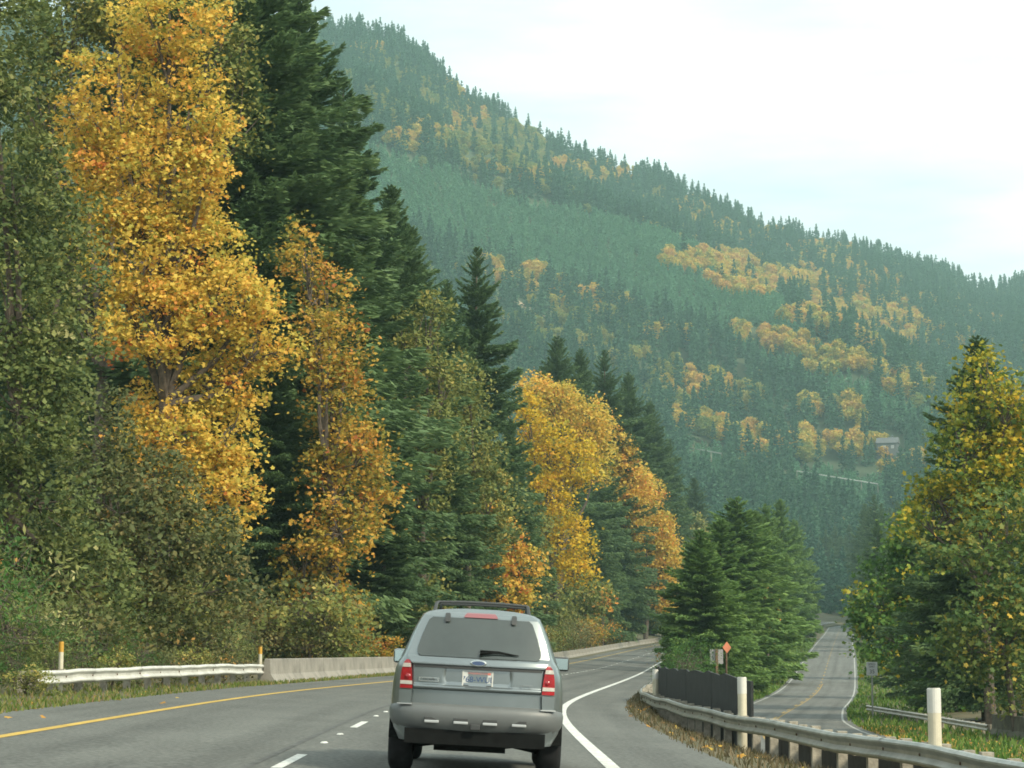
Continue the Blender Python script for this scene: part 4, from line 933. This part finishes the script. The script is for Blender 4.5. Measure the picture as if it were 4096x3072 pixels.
sp = np.array(sp); r4 = np.random.default_rng(8); nr = unit(r4.normal(0, .3, sp.shape) + np.array([0, -.2, 1]))
PV, k = leaf_polys(sp, .13 * (.6 + .8*r4.random(len(sp))), nr, r4, 'maple')
tag(link('fallen_leaves', kmesh('fallen_leaves', PV, k, M['litter'], r4.random(len(sp)))), 'fallen yellow and rust leaves on the shoulders', 'leaves', None, 'stuff')
# ------------------------------------------------------------------ the vehicle ahead
M['paint'] = pbr('silver_grey_paint', (.208, .238, .243), .28, .72, var=.04, scale=2, coat=.3)
M['clad'] = pbr('grey_bumper_plastic', (.115, .125, .124), .5, .15, var=.06, scale=5)
M['glass'] = pbr('tinted_glass', (.046, .058, .055), .16, 0, var=.12, scale=2.2, spec=.8)
M['rubber'] = pbr('tyre_rubber', (.018, .019, .020), .85, var=.25, scale=10, spec=.12)
M['under'] = pbr('underbody_black', (.010, .011, .011), .9, var=.2, scale=8, spec=.05)
M['trim'] = pbr('black_trim', (.035, .038, .038), .55)
M['silver'] = pbr('silver_insert', (.40, .42, .42), .4, .4)
M['chrome'] = pbr('chrome', (.45, .48, .48), .22, .9)
M['redlens'] = pbr('red_lens', (.27, .008, .013), .18, 0, var=.25, scale=14, coat=.5)
M['brakelens'] = pbr('faded_red_lens', (.20, .05, .055), .3, 0, coat=.4)
M['clearlens'] = pbr('clear_lens', (.45, .42, .38), .18, 0, var=.15, scale=30, coat=.5)
M['plate'] = pbr('licence_plate_white', (.50, .52, .50), .45, var=.05, scale=20)
M['blueprint'] = pbr('plate_blue', (.03, .07, .17), .5)
M['redprint'] = pbr('plate_red', (.52, .16, .12), .5)
M['mirror'] = pbr('mirror_glass', (.30, .37, .37), .06, .9)
M['rim'] = pbr('alloy_rim', (.45, .46, .46), .35, .7)
M['emblem'] = pbr('emblem_blue', (.05, .08, .16), .35)
HWZ = [(.36, .80), (.48, .865), (.60, .895), (.78, .90), (.95, .890), (1.08, .872), (1.16, .845), (1.22, .805), (1.30, .775), (1.42, .735), (1.52, .695), (1.60, .655), (1.66, .625), (1.69, .575), (1.708, .49), (1.722, .36), (1.732, .18), (1.735, 0.0)]
def hwz(z): return float(np.interp(z, [a for a, b in HWZ], [b for a, b in HWZ]))
def rake(z): return max(0.0, z - 1.16) * .46 + max(0.0, z - 1.64) * 1.2
def crown(x): return .115 * (abs(x) / .82) ** 2.6
def sst(a, b, v):
    t = min(1, max(0, (v - a) / (b - a))); return t*t*(3 - 2*t)
def rear_y(x, z): return crown(x) + rake(z)
def gate_d(x, z):
    """how far the tailgate stands in (+) or out (-) of the plain rear"""
    d = -.012
    rc = sst(.345, .315, abs(x) + (z - 1.03) * .12) * sst(.918, .935, z) * sst(1.128, 1.112, z)
    d += rc * (.012 + .05 * sst(.93, 1.11, z))
    d += -.022 * sst(.880, .902, z) * sst(.940, .922, z)
    d += .020 * sst(.895, .878, z) + .045 * sst(.88, .735, z)
    d += -.020 * sst(1.132, 1.142, z) * sst(1.24, 1.20, z)
    return d
def build_car():
    g0 = float(zroad(22.8, 2.0)); root = empty('suv', (-.405, 21.75, g0))
    root.rotation_euler = (0, R_(3.0), R_(.3)); tag(root, 'silver grey sport utility vehicle driving ahead in the right lane', 'car')
    # body shell
    ys = [0.0, .10, .26, .55, 1.0, 1.6, 2.2, 2.6, 2.85, 3.1, 3.35, 3.7, 4.05, 4.28, 4.40]
    def top(y): return float(np.interp(y, [0, 2.3, 2.55, 3.25, 3.45, 4.1, 4.3, 4.4], [9, 9, 1.70, 1.16, 1.08, 1.0, .90, .72]))
    def plan(y): return float(np.interp(y, [0, .10, .26, .55, 1.0, 3.6, 4.1, 4.3, 4.4], [.90, .955, .985, 1.0, 1.0, 1.0, .96, .90, .80]))
    zl = [a for a, b in HWZ]; V = []; F = []; n = len(zl); rows = []
    for i, y in enumerate(ys):
        row = []
        for sgn in (-1, 1):
            r = []
            for z, h in HWZ:
                zz_ = min(z, top(y) + .02 * (1 - h)); x = sgn * h * plan(y) * (1 if z <= top(y) else (1 if h > .5 else 1))
                yy_ = y + rake(z) * max(0, 1 - y / 2.4) + (crown(h*plan(y)) * max(0, 1 - y/.5))
                r.append(len(V)); V.append((x, yy_, zz_))
            row.append(r)
        rows.append(row)
    for i in range(len(ys) - 1):
        for s_ in (0, 1):
            for j in range(n - 1):
                a, b, c, d = rows[i][s_][j], rows[i][s_][j+1], rows[i+1][s_][j+1], rows[i+1][s_][j]
                F.append((a, b, c, d) if s_ == 0 else (d, c, b, a))
    F.append(tuple(rows[-1][0]) + tuple(reversed(rows[-1][1])))
    # rear face
    nx = 10; grid = []
    for j, (z, h) in enumerate(HWZ[:-1]):
        rw = []
        for k in range(nx + 1):
            t = -1 + 2*k/nx
            if k == 0: rw.append(rows[0][0][j]); continue
            if k == nx: rw.append(rows[0][1][j]); continue
            x = t * h * plan(0); rw.append(len(V)); V.append((x, rear_y(x, z), z))
        grid.append(rw)
    for j in range(len(grid) - 1):
        for k in range(nx): F.append((grid[j][k], grid[j][k+1], grid[j+1][k+1], grid[j+1][k]))
    link('body', mesh('body', V, F, M['paint'], True), root)
    def patch(name, rows_, off, mat, parent=root, nx=12, disp=None, smooth=True, nz=None, thick=.02):
        """sheet on the tail: rows_ = (z, x left, x right); grid with side walls"""
        if nz:
            zs = np.linspace(rows_[0][0], rows_[-1][0], nz); zz = [r[0] for r in rows_]
            rows_ = [(z, np.interp(z, zz, [r[1] for r in rows_]), np.interp(z, zz, [r[2] for r in rows_])) for z in zs]
        V = []; F = []; m = len(rows_); w = nx + 1
        for lay in (0, 1):
            for (z, xl, xr) in rows_:
                for k in range(w):
                    x = xl + (xr - xl) * k / nx; d = (disp(x, z) if disp else 0)
                    V.append((x, rear_y(x, z) - off + d + lay * thick, z))
        for i in range(m - 1):
            for k in range(nx):
                a = i*w + k; F.append((a, a+1, a+w+1, a+w)); b = m*w + a; F.append((b, b+w, b+w+1, b+1))
        rim = [k for k in range(w)] + [i*w + nx for i in range(1, m)] + [(m-1)*w + k for k in range(nx-1, -1, -1)] + [i*w for i in range(m-2, 0, -1)]
        for i in range(len(rim)):
            a, b = rim[i], rim[(i+1) % len(rim)]; F.append((b, a, a + m*w, b + m*w))
        return link(name, mesh(name, V, F, mat, smooth), parent)
    gate = patch('tailgate', [(.735, -.655, .655), (.90, -.655, .655), (1.12, -.665, .665), (1.22, -.735, .735), (1.40, -.69, .69), (1.60, -.615, .615), (1.66, -.57, .57), (1.685, -.52, .52)], .006, M['paint'], nx=64, disp=gate_d, nz=120, thick=.05)
    gl = patch('rear_window', [(1.225, -.60, .60), (1.24, -.635, .635), (1.30, -.64, .64), (1.45, -.595, .595), (1.58, -.545, .545), (1.615, -.528, .528), (1.630, -.50, .50)], .034, M['glass'], nx=16, nz=14, thick=.03)
    patch('belt_groove', [(1.106, -.655, .655), (1.136, -.66, .66)], .026, M['trim'], gate, nx=20, thick=.02)
    patch('brake_light', [(1.638, -.175, .175), (1.66, -.17, .17), (1.688, -.145, .145)], .045, M['brakelens'], nx=10, nz=4, thick=.04)
    for x in (-.345, .345):
        patch('hinge', [(1.585, x-.018, x+.018), (1.60, x-.027, x+.027), (1.66, x-.027, x+.027), (1.678, x-.018, x+.018)], .06, M['trim'], nx=3, thick=.04)
    # wiper
    V = []; F = []
    def rp(x, z, o): return (x, rear_y(x, z) - o, z)
    tube(V, F, [rp(.02, 1.255, .05), rp(.02, 1.275, .07), rp(.16, 1.288, .066), rp(.40, 1.272, .058)], [.018, .016, .010, .004], 6)
    wp = link('wiper', mesh('wiper', V, F, M['under'], True), root)
    V = []; F = []; tube(V, F, [rp(.01, 1.30, .05), rp(.20, 1.297, .05), rp(.41, 1.268, .05)], [.010, .009, .004], 4); link('blade', mesh('blade', V, F, M['under']), wp)
    # emblem
    V = []; F = []; nn = 24
    def oval(a, b, z0, o): return [(a*math.cos(2*math.pi*k/nn), rear_y(0, z0) - o, z0 + b*math.sin(2*math.pi*k/nn)) for k in range(nn)]
    V = oval(.085, .034, 1.172, .036) + oval(.085, .034, 1.172, .048) + oval(.072, .025, 1.172, .052)
    F = [(k, (k+1) % nn, nn + (k+1) % nn, nn + k) for k in range(nn)] + [(nn + k, nn + (k+1) % nn, 2*nn + (k+1) % nn, 2*nn + k) for k in range(nn)] + [tuple(range(2*nn, 3*nn))]
    em = link('emblem', mesh('emblem', V, F, M['chrome']), root)
    V = oval(.068, .022, 1.172, .050) + oval(.066, .020, 1.172, .055); F = [(k, (k+1) % nn, nn + (k+1) % nn, nn + k) for k in range(nn)] + [tuple(range(nn, 2*nn))]
    link('emblem_field', mesh('emblem_field', V, F, M['emblem']), em)
    # licence plate
    pz, py = 1.012, rear_y(0, 1.0) + .006
    pl = bevbox('licence_plate', 0, py, pz, .300, .010, .150, M['plate'], root, .004)
    V = []; F = []
    for (cx, cz, sx, sz) in ((-.152, 0, .014, .162), (.152, 0, .014, .162), (0, -.078, .20, .012), (0, .079, .29, .008)): box(V, F, cx, py - .004, pz + cz, sx, .014, sz)
    link('plate_frame', mesh('plate_frame', V, F, M['white']), pl)
    V = []; F = []
    for x in (-.118, .118): box(V, F, x, py - .006, pz - .074, .055, .014, .020)
    link('plate_clip', mesh('plate_clip', V, F, M['trim']), pl)
    for s_, sz, z_, m_ in (('768-WUL', .082, -.008, 'blueprint'), ('WASHINGTON', .030, .055, 'redprint')):
        o = link('lettering', text_mesh(s_, sz, M[m_], .001), pl); o.location = (0, py - .0075, pz + z_); o.rotation_euler = (math.pi/2, 0, 0)
    bevbox('registration_sticker', .118, py - .007, pz + .056, .03, .003, .022, M['redprint'], pl, .001)
    # badges
    bz = .985; bx = -.50
    pa = patch('name_badge', [(bz - .022, bx - .105, bx + .105), (bz + .022, bx - .105, bx + .105)], .030, M['chrome'], nx=8, thick=.02)
    patch('badge_field', [(bz - .011, bx - .09, bx + .09), (bz + .011, bx - .09, bx + .09)], .033, M['paint'], pa, nx=8, thick=.01)
    o = link('lettering', text_mesh('ESCAPE', .026, M['trim'], .001), pa); o.location = (bx, rear_y(bx, bz) - .036, bz); o.rotation_euler = (math.pi/2, 0, R_(-13)); o.scale = (1.5, 1, 1)
    o = link('trim_lettering', text_mesh('LIMITED', .028, M['chrome'], .003), root); o.location = (.505, rear_y(.505, .965) - .034, .965); o.rotation_euler = (math.pi/2, 0, R_(13)); o.scale = (1.25, 1, 1)
    # tail lights
    for s_ in (-1, 1):
        def ord_(a, b): return (min(s_*a, s_*b), max(s_*a, s_*b))
        lt = patch('tail_light', [(.885, *ord_(.665, .795)), (.95, *ord_(.668, .797)), (1.05, *ord_(.678, .790)), (1.13, *ord_(.690, .775)), (1.165, *ord_(.700, .755)), (1.178, *ord_(.715, .740))], .040, M['redlens'], nx=8, nz=14, thick=.16)
        patch('reverse_lens', [(.925, *ord_(.668, .796)), (.962, *ord_(.670, .796))], .045, M['clearlens'], lt, nx=6, nz=4, thick=.02)
        patch('signal_lens', [(1.100, *ord_(.690, .782)), (1.140, *ord_(.695, .772))], .045, M['clearlens'], lt, nx=6, nz=4, thick=.02)
        V = []; F = []; tube(V, F, [(s_*.715, rear_y(.715, 1.02) - .044, 1.005), (s_*.715, rear_y(.715, 1.02) - .052, 1.005)], [.030, .022], 12); link('bulb_reflector', mesh('bulb_reflector', V, F, M['redlens'], True), lt)
        # patches put in for a bright reflection on the corner below the tail light
        patch('corner_reflection', [(.735, *ord_(.675, .80)), (.78, *ord_(.672, .80)), (.87, *ord_(.668, .80))], .030, M['paint'], nx=6, nz=5, thick=.1)
        patch('step_edge', [(.722, *ord_(.66, .815)), (.734, *ord_(.66, .815))], .075, M['silver'], nx=5, thick=.04)
    # bumper wrapping the tail
    cont = [(-.908, .62), (-.908, .40), (-.885, .22), (-.84, .10), (-.76, .025), (-.62, -.03), (-.40, -.06), (-.15, -.072), (.15, -.072), (.40, -.06), (.62, -.03), (.76, .025), (.84, .10), (.885, .22), (.908, .40), (.908, .62)]
    prof = [(.745, .075), (.728, .03), (.70, .010), (.66, .0), (.60, .004), (.55, .018), (.50, .05), (.45, .10), (.415, .16)]
    V = []; F = []; m = len(cont)
    for z, ins in prof:
        for x, y in cont:
            k = 1 - ins / .95; V.append((x * k, y + ins * (1 if abs(x) < .8 else .35), z))
    for i in range(len(prof) - 1):
        for j in range(m - 1): F.append(((i+1)*m + j, (i+1)*m + j+1, i*m + j+1, i*m + j))
    bp = link('bumper', mesh('bumper', V, F, M['clad'], True), root)
    def by(x): return float(np.interp(x, [c[0] for c in cont[3:13]], [c[1] for c in cont[3:13]]))
    for x in (-.447, -.149, .149, .447):
        bevbox('bumper_slot', x, by(x) + .018, .592, .150, .03, .034, M['trim'], bp, .006)
        bevbox('silver_insert', x, by(x) + .006, .563, .148, .045, .028, M['silver'], bp, .008)
    V = []; F = []; box(V, F, 0, .16, .40, 1.36, .10, .13); link('valance', mesh('valance', V, F, M['under']), bp)
    bevbox('tow_cover', 0, -.070, .525, .10, .03, .06, M['trim'], bp, .01)
    # under the car
    V = []; F = []; box(V, F, 0, 2.2, .42, 1.52, 4.0, .16); box(V, F, 0, .40, .41, 1.44, .80, .15); box(V, F, 0, .9, .36, .60, .9, .14)
    link('underbody', mesh('underbody', V, F, M['under']), root)
    V = []; F = []; tube(V, F, [(-.74, .85, .27), (-.40, .86, .335), (0, .86, .325), (.40, .86, .335), (.74, .85, .27)], [.035, .04, .09, .04, .035], 8); link('rear_axle', mesh('rear_axle', V, F, M['under'], True), root)
    V = []; F = []; tube(V, F, [(-.42, .30, .37), (.32, .30, .37)], [.11, .11], 14); link('muffler', mesh('muffler', V, F, M['under'], True), root)
    V = []; F = []; tube(V, F, [(.45, .55, .36), (.50, .10, .36)], [.03, .03], 10); link('exhaust_pipe', mesh('exhaust_pipe', V, F, M['under'], True), root)
    # wheels
    tp = [(.0, .20), (.0, .29), (.02, .335), (.05, .357), (.205, .357), (.235, .335), (.255, .29), (.255, .20)]
    V = []; F = []; nn = 40
    for k in range(nn):
        a = 2*math.pi*k/nn
        for x, r in tp: V.append((x, r*math.cos(a), r*math.sin(a)))
    q = len(tp)
    for k in range(nn):
        for j in range(q - 1): F.append((k*q + j, k*q + j+1, ((k+1) % nn)*q + j+1, ((k+1) % nn)*q + j))
    tyre_me = mesh('tyre', V, F, M['rubber'], True)
    V = []; F = []
    for k in range(nn):
        a = 2*math.pi*k/nn
        for x, r in ((.235, .215), (.215, .19), (.19, .06), (.21, .05), (.21, 0.0), (.03, 0.0), (.03, .215)): V.append((x, r*math.cos(a), r*math.sin(a)))
    for k in range(nn):
        for j in range(6): F.append((k*7 + j, ((k+1) % nn)*7 + j, ((k+1) % nn)*7 + j+1, k*7 + j+1))
    rim_me = mesh('rim', V, F, M['rim'])
    for s_ in (-1, 1):
        for y in (.92, 3.53):
            w = empty('wheel', (s_*.655, y, .357)); w.parent = root; w.scale = (s_, 1, 1); link('tyre', tyre_me, w); link('rim', rim_me, w)
            V = [(s_*.905, y, .40)]; F = []
            for k in range(17):
                a = math.pi * (k/16.0) ; V.append((s_*.905, y + .43*math.cos(a), .36 + .42*math.sin(a)))
            V += [(s_*.60, v[1], v[2]) for v in V]
            F = [(0, k, k+1) for k in range(1, 17)] + [(k, k+18, k+19, k+1) for k in range(1, 17)]
            link('wheel_arch', mesh('wheel_arch', V, F, M['under']), root)
    # side windows, mirrors, roof rack
    for s_ in (-1, 1):
        for ya, yb, yt0, yt1 in ((.52, 1.28, .78, 1.30), (1.36, 2.10, 1.38, 2.06), (2.18, 3.0, 2.14, 2.58)):
            V = []; F = []
            for z, a, b in ((1.20, ya, yb), (1.35, ya*.55 + yt0*.45, yb*.55 + yt1*.45), (1.50, ya*.25 + yt0*.75, yb*.25 + yt1*.75), (1.60, yt0, yt1)):
                for y in (a, b):
                    V.append((s_*(hwz(z) + .006), y, z))
            V += [(x - s_*.02, y, z) for x, y, z in V]
            for i in range(3): F.append((2*i, 2*i+1, 2*i+3, 2*i+2))
            F += [(0, 8, 9, 1), (6, 7, 15, 14), (0, 2, 10, 8), (2, 4, 12, 10), (4, 6, 14, 12), (1, 9, 11, 3), (3, 11, 13, 5), (5, 13, 15, 7)]
            link('side_window', mesh('side_window', V, F, M['glass']), root)
        mi = bevbox('mirror', s_*.925, 3.02, 1.20, .205, .10, .165, M['trim'] if s_ > 0 else M['paint'], root, .035)
        bevbox('mirror_arm', s_*.83, 3.05, 1.16, .10, .06, .05, M['trim'], mi, .015)
        bevbox('mirror_glass', s_*.928, 2.972, 1.20, .168, .008, .128, M['mirror'], mi, .003)
        V = []; F = []; tube(V, F, [(s_*.50, .62, 1.69), (s_*.485, .72, 1.785), (s_*.475, .95, 1.80), (s_*.475, 2.0, 1.80), (s_*.485, 2.25, 1.785), (s_*.50, 2.38, 1.69)], [.024, .018, .014, .014, .016, .024], 8); link('roof_rail', mesh('roof_rail', V, F, M['trim'], True), root)
    for y in (.98, 1.95):
        V = []; F = []; tube(V, F, [(-.475, y, 1.80), (-.2, y, 1.812), (.2, y, 1.812), (.475, y, 1.80)], [.016, .016, .016, .016], 8); link('cross_bar', mesh('cross_bar', V, F, M['trim'], True), root)
build_car()

# ------------------------------------------------------------------ haze over the whole valley
V = []; F = []; box(V, F, 0, 1420, 365, 3400, 3160, 760)
hm, t, out = new_mat('valley_haze'); pv = t.nodes.new('ShaderNodeVolumePrincipled')
pv.inputs['Color'].default_value = (.60, .93, .93, 1); pv.inputs['Density'].default_value = .00017; pv.inputs['Anisotropy'].default_value = .0
t.links.new(pv.outputs[0], out.inputs['Volume'])
tag(link('haze', mesh('haze', V, F, hm)), 'pale autumn haze filling the valley', 'haze', None, 'stuff')
